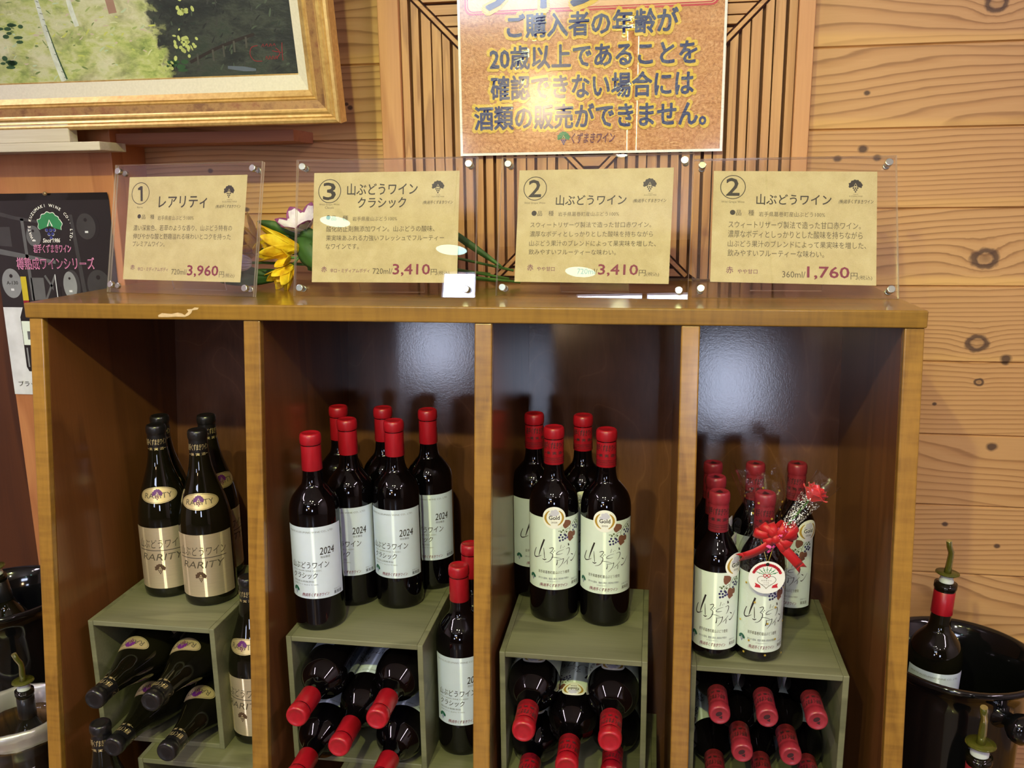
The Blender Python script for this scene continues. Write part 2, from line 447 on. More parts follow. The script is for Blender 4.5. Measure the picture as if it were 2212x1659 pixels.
KNOTS = [(.775, .413, .013, 1.6, 0), (.795, .035, .016, 1.8, 1), (.795, -.100, .014, 1.7, 0), (.805, -.164, .006, .5, 1),
         (.842, -.130, .005, 0, 1), (.60, .206, .006, 0, 1), (.562, .192, .005, 0, 1), (.622, .192, .005, 0, 1), (.60, .29, .004, 0, 1),
         (.74, -.202, .003, 0, 1), (.842, -.125, .007, 0, 1), (.775, -.41, .004, 0, 1), (.86, -.445, .004, 0, 1), (.835, -.272, .007, 0, 1),
         (-.50, .19, .004, 0, 1), (-.437, .122, .004, 0, 1), (-.242, .296, .003, 0, 1), (-.236, .290, .004, 0, 1)]
WALL = planks('cedar_boards', ((196, 154, 110), (174, 130, 87), (118, 78, 51)), KNOTS)
PILLAR = wood('orange_brown_post_wood', (196, 134, 88), (186, 122, 78), (160, 98, 60), axis=2, freq=9, lines=5, rough=.5, coat=.05, pore=.2)
DARKWOOD = wood('dark_brown_stained_wood', (92, 50, 24), (80, 42, 20), (56, 28, 14), axis=2, freq=5, lines=6, rough=.4)
SLAT = wood('cedar_slat_wood', (206, 158, 108), (184, 132, 88), (140, 92, 60), axis=2, freq=26, stretch=14, lines=6, rough=.5, coat=.05, pore=.35)
SLAT_H = wood('cedar_slat_wood_level', (206, 158, 108), (184, 132, 88), (140, 92, 60), axis=0, freq=26, stretch=14, lines=6, rough=.5, coat=.05, pore=.35)
STILE = wood('pale_cedar_frame_wood', (206, 154, 108), (194, 140, 96), (168, 112, 76), axis=2, freq=12, stretch=20, lines=6, rough=.5, coat=.05, pore=.3)
RECESS = plain('dark_recess_wood', (92, 54, 30), .7)
EDGE = wood('honey_edge_wood', (170, 126, 54), (148, 106, 42), (104, 70, 24), axis=2, freq=14, stretch=12, lines=4, rough=.3, coat=.5, coat_rough=.12, pore=.35, fig=.22)
TOPWOOD = wood('honey_brown_top_wood', (156, 116, 48), (132, 96, 36), (92, 64, 22), axis=0, freq=10, stretch=9, lines=5, rough=.28, coat=.6, coat_rough=.10, pore=.35, fig=.15)
RAILWOOD = wood('plain_batten_wood', (176, 118, 88), (160, 104, 76), (132, 80, 58), axis=0, freq=10, stretch=12, lines=5, rough=.5, coat=0)
GREYWOOD = wood('weathered_grey_wood', (214, 208, 198), (200, 192, 180), (166, 152, 132), axis=0, freq=8, stretch=9, lines=5, rough=.8, coat=0, pore=.3)
CRATE = wood('olive_stained_wood', (126, 126, 100), (112, 112, 88), (84, 84, 64), axis=0, freq=7, stretch=7, lines=7, rough=.55, coat=.08, pore=.3, bump=.1)

def veneer(name, a, b, c):
    t = NT(name); v = t.coords('Object')
    h = t.noise(t.scale(v, (1, 1, .55)), 5.0, 2, .45, .6)
    r = t.math('FRACT', t.math('MULTIPLY', h, 9.0))
    fine = t.noise(t.scale(v, (170, 170, 12)), 1.0, 3, .6); big = t.noise(v, 4, 3)
    col = t.ramp(r, [(0, c), (.05, a), (.5, b), (.97, a), (1, c)])
    col = t.mix(.3, col, t.ramp(fine, [(.3, b), (.7, c)]))
    col = t.mix(.3, col, t.ramp(big, [(.35, b), (.65, c)]))
    peel = t.noise(v, 190, 3, .6)
    pn = t.bump(t.math('ADD', peel, t.noise(v, 420, 2)), .06, .0006)
    t.principled(col, .7, spec=.1, coat=.9, coat_rough=.13, Coat_Normal=pn, normal=t.bump(t.math('ADD', peel, t.math('MULTIPLY', fine, .5)), .05, .0008)); return t.m
VENEER = veneer('red_brown_plywood', (98, 60, 38), (82, 49, 31), (118, 76, 50))
SIDEWOOD = wood('red_brown_panel_wood', (126, 78, 42), (110, 66, 35), (84, 48, 26), axis=2, freq=8, stretch=9, lines=5, rough=.32, coat=.6, coat_rough=.16, pore=.3, bump=.1)
BLACK_GLAZE = plain('glossy_black_plastic', (12, 12, 15), .08, spec=.6)

# ------------------------------------------------------------------ room shell
YW = .37
def shell():
    mb = MB(); z = BOARD_Z-11*BOARD_H
    while z < 2.5:                                   # one wall of tongue-and-groove boards
        a, b = z, min(z+BOARD_H, 2.5)
        g = .0022; d = .004
        prof = [(YW+d, a), (YW, a+g), (YW, b-g), (YW+d, b), (YW+.02, b), (YW+.02, a)]
        mb.extrude([(-.863, p[0], p[1]) for p in prof], (4.863, 0, 0))
        z += BOARD_H
    tag(mb.build('wall_back', WALL), kind='structure')
    mb = MB().box(-4, -.863, YW+.0, YW+.03, -1.25, 2.5)
    tag(mb.build('wall_left', DARKWOOD), kind='structure')
    fl = wood('brown_floor_boards', (122, 104, 90), (108, 92, 80), (84, 70, 60), axis=1, freq=5, stretch=10, lines=6, rough=.4)
    ce = plain('pale_ceiling_boards', (208, 198, 192), .8)
    ws = plain('pale_plaster', (200, 188, 184), .8)
    tag(MB().box(-4, 4, -5.6, .40, -1.28, -1.25).build('floor', fl), kind='structure')
    tag(MB().box(-4, 4, -5.6, .40, 2.5, 2.53).build('ceiling', ce), kind='structure')
    tag(MB().box(4, 4.03, -5.6, .40, -1.25, 2.5).build('wall_right', ws), kind='structure')
    tag(MB().box(-4.03, -4, -5.6, .40, -1.25, 2.5).build('wall_far_left', ws), kind='structure')
    # wall behind the camera with three openings
    wins = [(.66, 1.16, -.22, .42), (-1.80, -1.34, .10, .62), (-1.62, -.45, 1.50, 2.02)]
    xs = sorted({-4, 4} | {w[0] for w in wins} | {w[1] for w in wins}); zs = sorted({-1.25, 2.5} | {w[2] for w in wins} | {w[3] for w in wins})
    mb = MB()
    for i in range(len(xs)-1):
        for j in range(len(zs)-1):
            cx, cz = (xs[i]+xs[i+1])/2, (zs[j]+zs[j+1])/2
            if not any(w[0] < cx < w[1] and w[2] < cz < w[3] for w in wins): mb.box(xs[i], xs[i+1], -5.63, -5.6, zs[j], zs[j+1])
    tag(mb.build('wall_front', plain('brown_far_wall', (84, 62, 48), .8)), kind='structure')
    day = emis('daylight_pane', WIN_COL, WIN_E); fm = plain('dark_window_frame', (70, 54, 44), .5)
    for k, (a, b, c, d) in enumerate(wins):
        m = MB()
        for (p, q, r, s_) in ((a-.04, a, c-.04, d+.04), (b, b+.04, c-.04, d+.04), (a, b, c-.04, c), (a, b, d, d+.04)): m.box(p, q, -5.62, -5.56, r, s_)
        if b-a > .8: m.box((a+b)/2-.02, (a+b)/2+.02, -5.62, -5.58, c, d)
        w = tag(m.build('window_%d' % (k+1), fm), kind='structure')
        MB().box(a, b, -5.625, -5.61, c, d).build('pane', day, w)
    # square post beside the cabinet
    tag(MB().box(-.863, -.622, .268, YW+.0, -1.25, 2.5).build('trim_1', PILLAR, bevel=.0015), kind='structure')
    tag(MB().box(-.622, -.305, .285, YW, .232, .251).build('trim_2', RAILWOOD, bevel=.001), kind='structure')
shell()

# ------------------------------------------------------------------ lamps of the room, added ceiling fill
def lamps():
    body = plain('matt_black_metal', (28, 27, 26), .5); shade = plain('dark_enamel_shade', (60, 66, 56), .4)
    sp = emis('spot_lens', (.95, 1.0, .75), 120.0)
    names = ['left one of two ceiling spotlights aimed at the wine cabinet', 'right one of two ceiling spotlights aimed at the wine cabinet']
    spots = [(-.22, -1.5, 1.12), (.18, -1.5, 1.12)]
    for (p, nm) in zip(spots, names):
        t = thing('ceiling_spotlight', nm, 'lamp', (p[0], p[1], 2.5), group='spotlights over the wine cabinet')
        d = (Vector((.05, .1, -.55))-Vector(p)).normalized(); rel = Vector((0, 0, p[2]-2.5))
        MB().cyl((0, 0, 0), (0, 0, rel.z+.09), .008).cyl((0, 0, -.015), (0, 0, 0), .04).build('rod', body, t)
        M = Matrix.Translation(rel) @ d.to_track_quat('-Z', 'Y').to_matrix().to_4x4()
        MB().lathe([(.035, .14), (.042, .13), (.042, .0), (.038, 0), (.036, .012)], 28, M=M, cap=False).lathe([(0, .14), (.035, .14)], 28, M=M, cap=False).build('housing', body, t)
        MB().lathe([(0, .012), (.036, .012)], 28, M=M, cap=False).build('lens', sp, t)
        L = bpy.data.lights.new('spotlight_beam', 'SPOT'); L.energy = SPOT_W; L.color = SPOT_COL; L.spot_size = 1.35; L.spot_blend = .75; L.shadow_soft_size = .022
        o = bpy.data.objects.new('spotlight_beam', L); COL.objects.link(o); o.parent = t
        o.matrix_local = M @ Matrix.Translation((0, 0, -.006))
    glow = emis('pendant_bulb_glow', PEND_COL, PEND_E)
    for (p, nm) in [((-2.22, -4.6, 2.08), 'dark shaded pendant lamp further left over the shop floor'), ((-1.30, -4.6, 1.85), 'dark shaded pendant lamp nearest the high window')]:
        t = thing('pendant_lamp', nm, 'lamp', (p[0], p[1], 2.5), group='pendant lamps over the shop floor'); dz = p[2]-2.5
        MB().cyl((0, 0, 0), (0, 0, dz+.15), .004).build('cord', body, t)
        MB().lathe([(.018, dz+.15), (.022, dz+.11), (.06, dz+.07), (.105, dz+.02), (.115, dz)], 32, cap=False).build('shade', shade, t, solid=.002)
        MB().lathe([(0, dz+.003), (.112, dz+.003)], 32, cap=False).build('diffuser', glow, t)
    globe = emis('frosted_globe_glow', (1.0, .94, .84), 55.0)
    for (x, z, nm) in [(-1.85, 1.38, 'leftmost frosted globe lamp'), (.20, 1.36, 'second frosted globe lamp from the left'), (.85, 1.08, 'third frosted globe lamp from the left'), (1.95, 1.38, 'rightmost frosted globe lamp')]:
        t = thing('globe_lamp', nm+' hanging in front of the cabinet', 'lamp', (x, -2.3, 2.5), group='globe lamps in front of the cabinet'); dz = z-2.5
        MB().cyl((0, 0, 0), (0, 0, dz+.06), .004).build('cord', body, t)
        MB().lathe([(.004, dz+.085), (.022, dz+.08), (.024, dz+.045)], 24).build('holder', body, t)
        MB().sphere((0, 0, dz), .052, 24).build('globe', globe, t)
    wl = emis('warm_lamp_shade_glow', (1.0, .70, .40), 30.0)
    t = thing('wall_lamp', 'warm glowing shade on the far wall between the windows', 'lamp', (-.62, -5.6, .86))
    MB().box(-.05, .05, 0, .03, -.1, .1).build('wall_plate', body, t)
    MB().lathe([(.13, -.15), (.17, -.14), (.14, .15), (.11, .16)], 32, M=Matrix.Translation((0, .19, 0))).build('lamp_shade', wl, t)
    MB().cyl((0, .02, 0), (0, .19, 0), .01).build('arm', body, t)
    tube = emis('ceiling_fill_glow', FILL_COL, FILL_E)  # unseen long fixtures, added to fill the scene from above
    for (x, y, nm) in [(-2.5, -1.9, 'long ceiling light left of the cabinet'), (2.7, -1.9, 'long ceiling light right of the cabinet')]:
        t = thing('ceiling_fill_light', nm, 'lamp', (x, y, 2.5), group='long ceiling lights')
        MB().box(-.10, .10, -.92, .92, -.05, 0).build('housing', ce_white, t, bevel=.004)
        MB().box(-.085, .085, -.90, .90, -.062, -.05).build('diffuser', tube, t)
ce_white = plain('white_enamel', (225, 225, 222), .5)
lamps()

# ------------------------------------------------------------------ slatted panel on the wall
def slat_panel():
    X0, X1, CX, CZ, H = -.138, .488, .175, .165, .313
    t = thing('slatted_wall_panel', 'cedar panel of thin slats meeting in a diagonal cross, behind the orange notice', 'panel', (0, 0, 0))
    y0, y1 = .352, YW
    MB().box(X0, X1, .366, YW, .003, CZ+H+.004).build('backing', RECESS, t)
    MB().box(-.173, X0, .342, YW, .003, CZ+H+.037).build('stile', STILE, t, bevel=.0012)
    MB().box(X1, .512, .342, YW, .003, CZ+H+.037).build('stile', STILE, t, bevel=.0012)
    MB().box(X0, X1, .342, YW, CZ+H+.004, CZ+H+.037).build('top_rail', SLAT_H, t, bevel=.0012)
    rnd = random.Random(4)
    def field(vertical, sign):
        mb = MB(); p = .0172; n = int(H/p)+1
        for k in range(n):
            a, b = k*p+.001, k*p+p-.0042 if rnd.random() > .2 else k*p+p-.0012
            a, b = H-a, H-b                                   # distance from the centre, outermost first
            if b < .012: continue
            dep = y0+rnd.choice((0, 0, .001, .002))
            m0, m1 = a-.009, b-.009
            if m1 <= 0 or (not vertical and sign < 0 and CZ-a < .003): continue
            if vertical: poly = [(CX+sign*b, y1, max(CZ-m1, .003)), (CX+sign*b, y1, CZ+m1), (CX+sign*a, y1, CZ+m0), (CX+sign*a, y1, max(CZ-m0, .003))]
            else: poly = [(CX-m1, y1, CZ+sign*b), (CX+m1, y1, CZ+sign*b), (CX+m0, y1, CZ+sign*a), (CX-m0, y1, CZ+sign*a)]
            mb.extrude(poly, (0, dep-y1, 0))
        o = mb.build('slats', SLAT if vertical else SLAT_H, t)
        bm = bmesh.new(); bm.from_mesh(o.data); bmesh.ops.recalc_face_normals(bm, faces=bm.faces[:]); bm.to_mesh(o.data); bm.free()
    for s_ in (-1, 1): field(True, s_); field(False, s_)
    for s_ in (-1, 1):
        for q in (-1, 1):
            c, d = .7071, .0032
            M = Matrix.Translation((CX, 0, CZ)) @ Matrix.Rotation(math.atan2(q, s_)*-1, 4, 'Y')
            MB().box(.004 if q*s_ > 0 else .0, H*1.41 if q > 0 else (CZ-.008)/.7071, y0-.002, y1, -d, d, M=M).build('diagonal_batten', SLAT_H, t, bevel=.0006)
    return t
slat_panel()

# ------------------------------------------------------------------ the cabinet
def front_y(z): return .003+.125*(z+.022)
def back_y(z): return .361+.13*z
CAB_Z0 = -.88
def cabinet():
    t = thing('display_cabinet', 'honey brown wooden wine display cabinet with four open bays and a thick top', 'cabinet', (0, 0, -1.25))
    t.location = (0, 0, 0)
    # thick top with worn front edge
    mb = MB().box(-.61, .61, 0, .355, -.0218, 0)
    mb.build('top', TOPWOOD, t, bevel=.0022, seg=3)
    worn = plain('bare_worn_wood', (206, 178, 146), .7, var=.12, scale=200)
    a = Art()
    pts = [(-.402, -.0155), (-.396, -.0125), (-.382, -.0135), (-.372, -.0115), (-.366, -.0128), (-.362, -.0150), (-.356, -.0100), (-.358, -.0070), (-.350, -.0062), (-.346, -.0040), (-.340, -.0046), (-.342, -.0070), (-.350, -.0082), (-.352, -.0120), (-.356, -.0152), (-.362, -.0175), (-.376, -.0172), (-.388, -.0180), (-.402, -.0180)]
    a.poly(pts, worn, 1); o = a.build('worn_patch', lambda u, v, h: (u, -.0004-h, v), t); tag(o, 'pale worn patch')
    def panel(name, x0, x1, inner_mat):
        zt, zb = -.0218, -1.25
        yf = lambda z: front_y(max(z, CAB_Z0))
        yb = lambda z: back_y(max(z, -.95))
        w = .012                                           # solid edge strip along the front
        poly = [(x0, yf(zt)+w, zt), (x0, yf(CAB_Z0)+w, CAB_Z0), (x0, yf(zb)+w, zb), (x0, yb(zb), zb), (x0, yb(-.95), -.95), (x0, yb(zt), zt)]
        o = MB().extrude(poly, (x1-x0, 0, 0)).build(name, inner_mat, t)
        pe = [(x0, yf(zt), zt), (x0, yf(CAB_Z0), CAB_Z0), (x0, yf(zb), zb), (x0, yf(zb)+w, zb), (x0, yf(CAB_Z0)+w, CAB_Z0), (x0, yf(zt)+w, zt)]
        MB().extrude(pe, (x1-x0, 0, 0)).build('edge_strip', EDGE, o, bevel=.0018, seg=3)
        for c in (o,)+tuple(o.children):
            bm = bmesh.new(); bm.from_mesh(c.data); bmesh.ops.recalc_face_normals(bm, faces=bm.faces[:]); bm.to_mesh(c.data); bm.free()
    panel('side_panel', -.606, -.5845, SIDEWOOD); panel('side_panel', .5845, .608, SIDEWOOD)
    panel('divider', -.278, -.2535, SIDEWOOD); panel('divider', .0475, .0712, SIDEWOOD); panel('divider', .316, .3395, SIDEWOOD)
    for x0, x1 in ((-.5845, -.278), (-.2535, .0475), (.0712, .316), (.3395, .5845)):
        z0, z1 = -.95, -.022
        o = MB().extrude([(x0, back_y(z1), z1), (x0, back_y(z0), z0), (x0, back_y(z0)+.006, z0), (x0, back_y(z1)+.006, z1)], (x1-x0, 0, 0)).build('back_panel', VENEER, t)
        bm = bmesh.new(); bm.from_mesh(o.data); bmesh.ops.recalc_face_normals(bm, faces=bm.faces[:]); bm.to_mesh(o.data); bm.free()
        MB().box(x0, x1, front_y(CAB_Z0)+.004, back_y(CAB_Z0), CAB_Z0-.022, CAB_Z0).build('bottom_shelf', SIDEWOOD, t)
    MB().box(-.5845, .5845, -.05, -.03, -1.25, CAB_Z0-.022).build('kick_panel', SIDEWOOD, t)
cabinet()

# ------------------------------------------------------------------ crates
def crates():
    w, d, h, k = .205, .225, .2, .008
    t = thing('wooden_crate', '', 'crate')
    MB().box(k, w-k, .0006, d, h-k, h).build('top_board', CRATE, t, bevel=.001)
    MB().box(k, w-k, .0006, d, 0, k).build('bottom_board', CRATE, t, bevel=.001)
    MB().box(0, k, 0, d, 0, h).build('side_board', CRATE, t, bevel=.001)
    MB().box(w-k, w, 0, d, 0, h).build('side_board', CRATE, t, bevel=.001)
    MB().box(k, w-k, d-.006, d, k, h-k).build('back_board', CRATE, t)
    bays = ['leftmost', 'second', 'third', 'rightmost']
    up = [(-.556, -.020), (-.237, -.024), (.0785, -.025), (.3405, -.025)]
    lo = [(-.4725, -.058), (-.160, -.058), (.0950, -.058), (.3405, -.058)]
    what = ['holding black capped bottles', 'holding plain red capped bottles in the second bay', 'holding lettered red capped bottles in the third bay', 'holding small half bottles']
    first = True
    for (x, y), wt in zip(up, what):
        lb = 'olive stained open crate ' + wt
        o = t if first else dup(t, lb, loc=(x, y, -.68))
        if first: t['label'] = lb; t.location = (x, y, -.68); t['group'] = 'upper olive crates'
        o['group'] = 'upper olive crates'; first = False
    for (x, y), b, wt in zip(lo, bays, ('black capped bottles', 'plain red capped bottles', 'lettered red bottles', 'half bottles')):
        dup(t, 'lower olive crate underneath the crate of %s in the %s bay' % (wt, b), 'lower olive crates', loc=(x, y, CAB_Z0))
crates()

# ------------------------------------------------------------------ printed marks shared by labels and cards
def emblem(a, cx, top, s, crown, dots, sign_pale, layer=2):
    """leafy crown over a little gabled hut and a bunch of six grapes; s = height"""
    r = s*.40; cy = top-r
    pts = []
    for i in range(61):
        t = math.radians(-28+236*i/60)
        rr = r*(1+.05*math.cos(11*t))*(1.12 if abs(math.degrees(t)-90) > 70 else 1.0)
        pts.append((cx+rr*math.cos(t)*1.04, cy+rr*math.sin(t)))
    pts += [(cx-.32*r, cy-.28*r), (cx-.1*r, cy-.2*r), (cx+.12*r, cy-.2*r), (cx+.4*r, cy-.36*r)]
    a.poly(pts, crown, layer)
    a.stroke([(cx-.24*r, cy-.22*r), (cx, cy+.34*r), (cx+.24*r, cy-.22*r)], .10*r, sign_pale, layer+1, smooth=1)
    y = cy-.55*r
    for row, n in enumerate((3, 2, 1)):
        for k in range(n): a.disc(cx+(k-(n-1)/2)*.36*r, y-row*.34*r, .15*r, dots, layer, n=10)

# ------------------------------------------------------------------ bottles
def r_bordeaux(k=1.0, R=.0370, H=.293):
    return [(.0, .004), (R*.55, .002), (R*.88, 0), (R*.985, .003), (R, .010), (R, .016), (R, H*.3), (R, H*.56), (R, H*.585), (R*.994, H*.607), (R*.968, H*.634), (R*.915, H*.658), (R*.825, H*.681), (R*.70, H*.702), (R*.575, H*.721),
            (R*.48, H*.735), (R*.405, H*.765), (R*.382, H*.795), (R*.365, H*.82), (R*.345, H*.9), (R*.34, H-.004), (.0, H-.004)]
def lathe_smooth(prof, n=5):
    """profile points joined by a chord-length spline (no overshoot after long straight runs)"""
    t = [0.0]
    for a, b in zip(prof, prof[1:]): t.append(t[-1]+math.hypot(b[0]-a[0], b[1]-a[1]))
    def tan(i, d):
        if i == 0 or i == len(prof)-1: return 0.0
        h0, h1 = t[i]-t[i-1], t[i+1]-t[i]
        s0, s1 = (prof[i][d]-prof[i-1][d])/h0, (prof[i+1][d]-prof[i][d])/h1
        return (s0*h1+s1*h0)/(h0+h1)
    out = []
    for i in range(len(prof)-1):
        out.append(prof[i])
        if 4 <= i <= len(prof)-3:
            h = t[i+1]-t[i]
            for k in range(1, n):
                u = k/n; q = []
                for d in (0, 1):
                    q.append((2*u**3-3*u*u+1)*prof[i][d]+(u**3-2*u*u+u)*h*tan(i, d)+(3*u*u-2*u**3)*prof[i+1][d]+(u**3-u*u)*h*tan(i+1, d))
                out.append(tuple(q))
    out.append(prof[-1]); return [(max(r, 0), z) for r, z in out]
def body_mesh(prof, t, mat=GLASS): MB().lathe(lathe_smooth(prof), 48, cap=False).build('glass_body', mat, t)
def capsule_mesh(t, H, L, rt, mat, ring=.016):
    """foil capsule: rounded top, bulge over the bottle lip, then a slightly flaring sleeve"""
    p = [(rt*.98, H-L), (rt*1.0, H-L+.0005), (rt*.965, H-ring-.004), (rt*.95, H-ring-.0012), (rt*.985, H-ring), (rt*1.03, H-ring+.0012), (rt*1.04, H-ring*.6), (rt*1.03, H-.005), (rt*.985, H-.0022), (rt*.9, H-.0006), (rt*.8, H-.0002), (rt*.72, H-.0012), (rt*.4, H-.0014), (0, H-.0014)]
    return MB().lathe(p, 36, cap=False).build('capsule', mat, t)

def label_classic(t, R):
    a = Art(); h = .110; w = .093
    a.sheet(-w/2, 0, w/2, h, PAPER_BLUE, 30, 1)
    a.text('IWATE KUZUMAKI WINE CO., LTD.', (-.040, .1010, .031, .1040), LGREY_INK, .0)
    a.text('2024', (.0085, .0675, .0305, .0785), INK, .012, shear=.15)
    a.text('限定醸造', (.0095, .0620, .0235, .0655), LGREY_INK)
    a.text('山ぶどうワイン', (-.0375, .0470, .0215, .0575), INK, .004, shear=.12)
    a.text('WILD GRAPE WINE CLASSIC', (-.0365, .0424, .0100, .0446), LGREY_INK)
    a.text('クラシック', (-.0360, .0315, .0040, .0405), INK, .004, shear=.12)
    a.text('酸化防止剤無添加', (-.0355, .0255, -.0020, .0283), LGREY_INK)
    a.text('日本ワイン 山ぶどう100%', (-.0355, .0210, .0040, .0232), LGREY_INK)
    emblem(a, -.0325, .0175, .0125, GREEN_INK, VIOLET_INK, PAPER_BLUE)
    a.text('(株)岩手くずまきワイン', (-.0215, .0030, .0190, .0090), PLUM_INK, .022, shear=.2)
    a.text('日本ワイン', (.0270, .0090, .0395, .0112), LGREY_INK)
    a.text('果実酒', (.0265, .0025, .0405, .0078), INK)
    return a.build('label', on_cyl(R, .052), t, step=.003)

def wine_art(R, h=.112, w=.0985):
    """greenish white label: brush lettering, vine leaves and grapes"""
    a = Art(); k = R/.0370
    def P(x, y):
        s_ = max(-.985, min(.985, (x-515)/390)); an = math.asin(s_)
        yt = 345-95*(1-math.cos(an)); yb = 1490-120*(1-math.cos(an))
        return (R*an, h*(yb-y)/(yb-yt))
    PP = lambda pts: [P(*p) for p in pts]
    pw = h/1140                                             # metres per design unit
    a.sheet(-w/2*k, 0, w/2*k, h, PAPER_CREAM, 30, 1)
    S = lambda pts, ws: a.stroke(PP(pts), [q*pw for q in ws], INK, 3, 5)
    S([(245,815),(225,870),(215,930),(230,962),(265,960),(320,935)], (8,12,16,18,12,4)); S([(365,680),(332,770),(302,860),(280,942)], (24,26,18,7))
    S([(355,815),(362,900),(368,985)], (6,10,8)); S([(335,990),(365,1003),(395,992)], (8,16,8))
    S([(440,822),(490,808),(500,830),(472,870),(450,892),(485,905),(490,950),(460,1005),(420,1035),(375,1045)], (8,10,9,8,6,9,11,9,7,3))
    S([(495,868),(506,886)], (6,9)); S([(515,850),(526,868)], (6,9)); S([(465,960),(540,965),(620,985)], (4,7,3))
    S([(620,765),(612,800),(605,832)], (5,6,4)); S([(660,840),(590,865),(550,897),(552,915),(600,912),(642,898)], (3,6,8,8,6,3))
    S([(645,800),(651,812)], (5,6)); S([(665,785),(672,797)], (5,6)); S([(728,742),(735,780)], (14,24)); S([(690,835),(735,815),(746,840),(735,890),(710,937)], (4,8,10,9,3))
    S([(555,1000),(560,1040),(548,1087)], (6,9,14)); S([(565,1010),(640,990),(655,988),(635,1060),(575,1130)], (5,7,9,8,3))
    S([(745,960),(700,1020),(655,1065)], (4,7,4)); S([(715,1015),(714,1050),(709,1082)], (6,8,7)); S([(770,912),(797,926)], (8,16)); S([(850,880),(810,980),(775,1022),(763,1012)], (3,8,14,8))
    a.poly(PP([(655,378),(700,375),(740,378),(768,400),(765,440),(745,470),(715,490),(690,510),(665,500),(648,470),(645,430)]), BROWN_INK, 2)
    a.poly(PP([(722,590),(735,560),(765,548),(790,565),(825,545),(835,580),(830,620),(800,640),(808,665),(780,690),(752,716),(730,690),(718,650)]), BROWN_INK, 2)
    a.stroke(PP([(856,340),(815,395),(775,455),(752,515),(748,548)]), 7*pw, OLIVE_INK, 2, 4); a.stroke(PP([(760,500),(715,515),(675,555),(655,612)]), 6*pw, OLIVE_INK, 2, 4)
    a.stroke(PP([(735,465),(748,490),(770,505)]), 8*pw, PAPER_CREAM, 3, 3)
    for x, y, c in [(612,608,0),(590,648,0),(640,645,0),(680,665,0),(600,698,0),(645,688,0),(692,622,0),(676,605,0),(650,535,1),(622,562,1),(700,560,1),(605,545,2),(585,548,2),(800,470,0),(838,460,0),(860,475,0),(822,500,0),(848,505,0),(800,540,0),(826,425,1),(846,392,1),(858,420,1),(712,650,3)]:
        p = P(x, y); r_ = (17, 15, 8, 15)[c]*pw
        a.disc(p[0], p[1], r_*.95, (BLUE_INK, OLIVE_INK, OLIVE_INK, VIOLET_INK)[c], 3, ry=r_, n=12)
    def box(x0, y0, x1, y1):
        p, q = P(x0, y1), P(x1, y0); m = P((x0+x1)/2, (y0+y1)/2)[1]; hh = (y1-y0)/2*pw; return (p[0], m-hh, q[0], m+hh)
    a.text('岩手県葛巻町産山ぶどう使用', box(275, 1182, 740, 1232), GREY_INK)
    a.text('爽やかな酸味、豊富な果実と果実味が特徴の', box(275, 1292, 735, 1325), LGREY_INK); a.text('やや甘口の赤ワイン', box(400, 1345, 600, 1362), LGREY_INK)
    a.text('(株)岩手くずまきワイン', box(292, 1390, 718, 1452), PLUM_INK, .022, shear=.2)
    a.text('日本ワイン', box(775, 1292, 860, 1322), LGREY_INK); a.text('果実酒', box(775, 1340, 862, 1392), GREY_INK)
    p = P(188, 1222); emblem(a, p[0]+.001, p[1], .0115, GREEN_INK, VIOLET_INK, PAPER_CREAM)
    return a
def label_wild(t, R, z): return wine_art(R).build('label', on_cyl(R, z), t, step=.003)
def medal(t, R, z, ang=0.0, lift=.0006):
    a = Art(); r = .0168
    a.disc(0, 0, r, WHITE_INK, 0, n=40)
    for s_ in (1, -1):
        c = PI/2-s_*PI/2
        a.ring(0, 0, r*.74, r*.24, GOLD_INK, 1, 24, c-1.15, c+1.0 if s_ > 0 else c+1.15, w1=r*.06) if s_ > 0 else a.ring(0, 0, r*.74, r*.24, GOLD_INK, 1, 24, c-1.0, c+1.15, w1=r*.06)
    a.disc(0, 0, r*.66, WHITE_INK, 2, n=30)
    for x, y, q in ((-.15, .55, .16), (.1, .6, .18), (.22, .42, .2), (-.12, .36, .2), (-.34, .3, .12), (.05, .3, .16)): a.disc(x*r, y*r, q*r, LILAC_INK, 3, n=12)
    a.text('Gold', (-r*.45, -.16*r, r*.45, .2*r), INK, .03, layer=4); a.text('2026', (-r*.26, -.48*r, r*.26, -.33*r), GREY_INK, .01, layer=4)
    return a.build('medal_sticker', on_cyl(R, z, ang, lift), t, step=.003)
def cap_print(t, H, L, rt, ink, name='capsule_lettering'):
    a = Art(); C = 2*PI*rt
    for k in (-.25, .25):
        c = k*C
        a.text('岩手くずまきワイン', (c-.185*C, -.0305, c+.185*C, -.0205), ink, .03, shear=.2)
        a.text('果 実 酒', (c-.12*C, -.0390, c+.12*C, -.0345), ink, .012)
        for s_ in (-1, 1): a.sheet(c+s_*.145*C-.02*C, -.0372, c+s_*.145*C+.02*C, -.0364, ink, 3, 1, 3)
    a.sheet(-C/2, -.0445, C/2, -.0440, ink, 24, 1, 3); a.text('IWATE KUZUMAKI WINE CO.,LTD. IWATE KUZUMAKI WINE CO.,LTD.', (-C*.49, -.0485, C*.49, -.0460), ink); a.sheet(-C/2, -.0505, C/2, -.0501, ink, 24, 1, 3)
    p = lambda z: rt*(.985+.02*((-z-.018)/(L-.018)))
    return a.build(name, on_cyl(lambda z: p(z-H), H, PI/2+.08, .0002), t, step=.002)

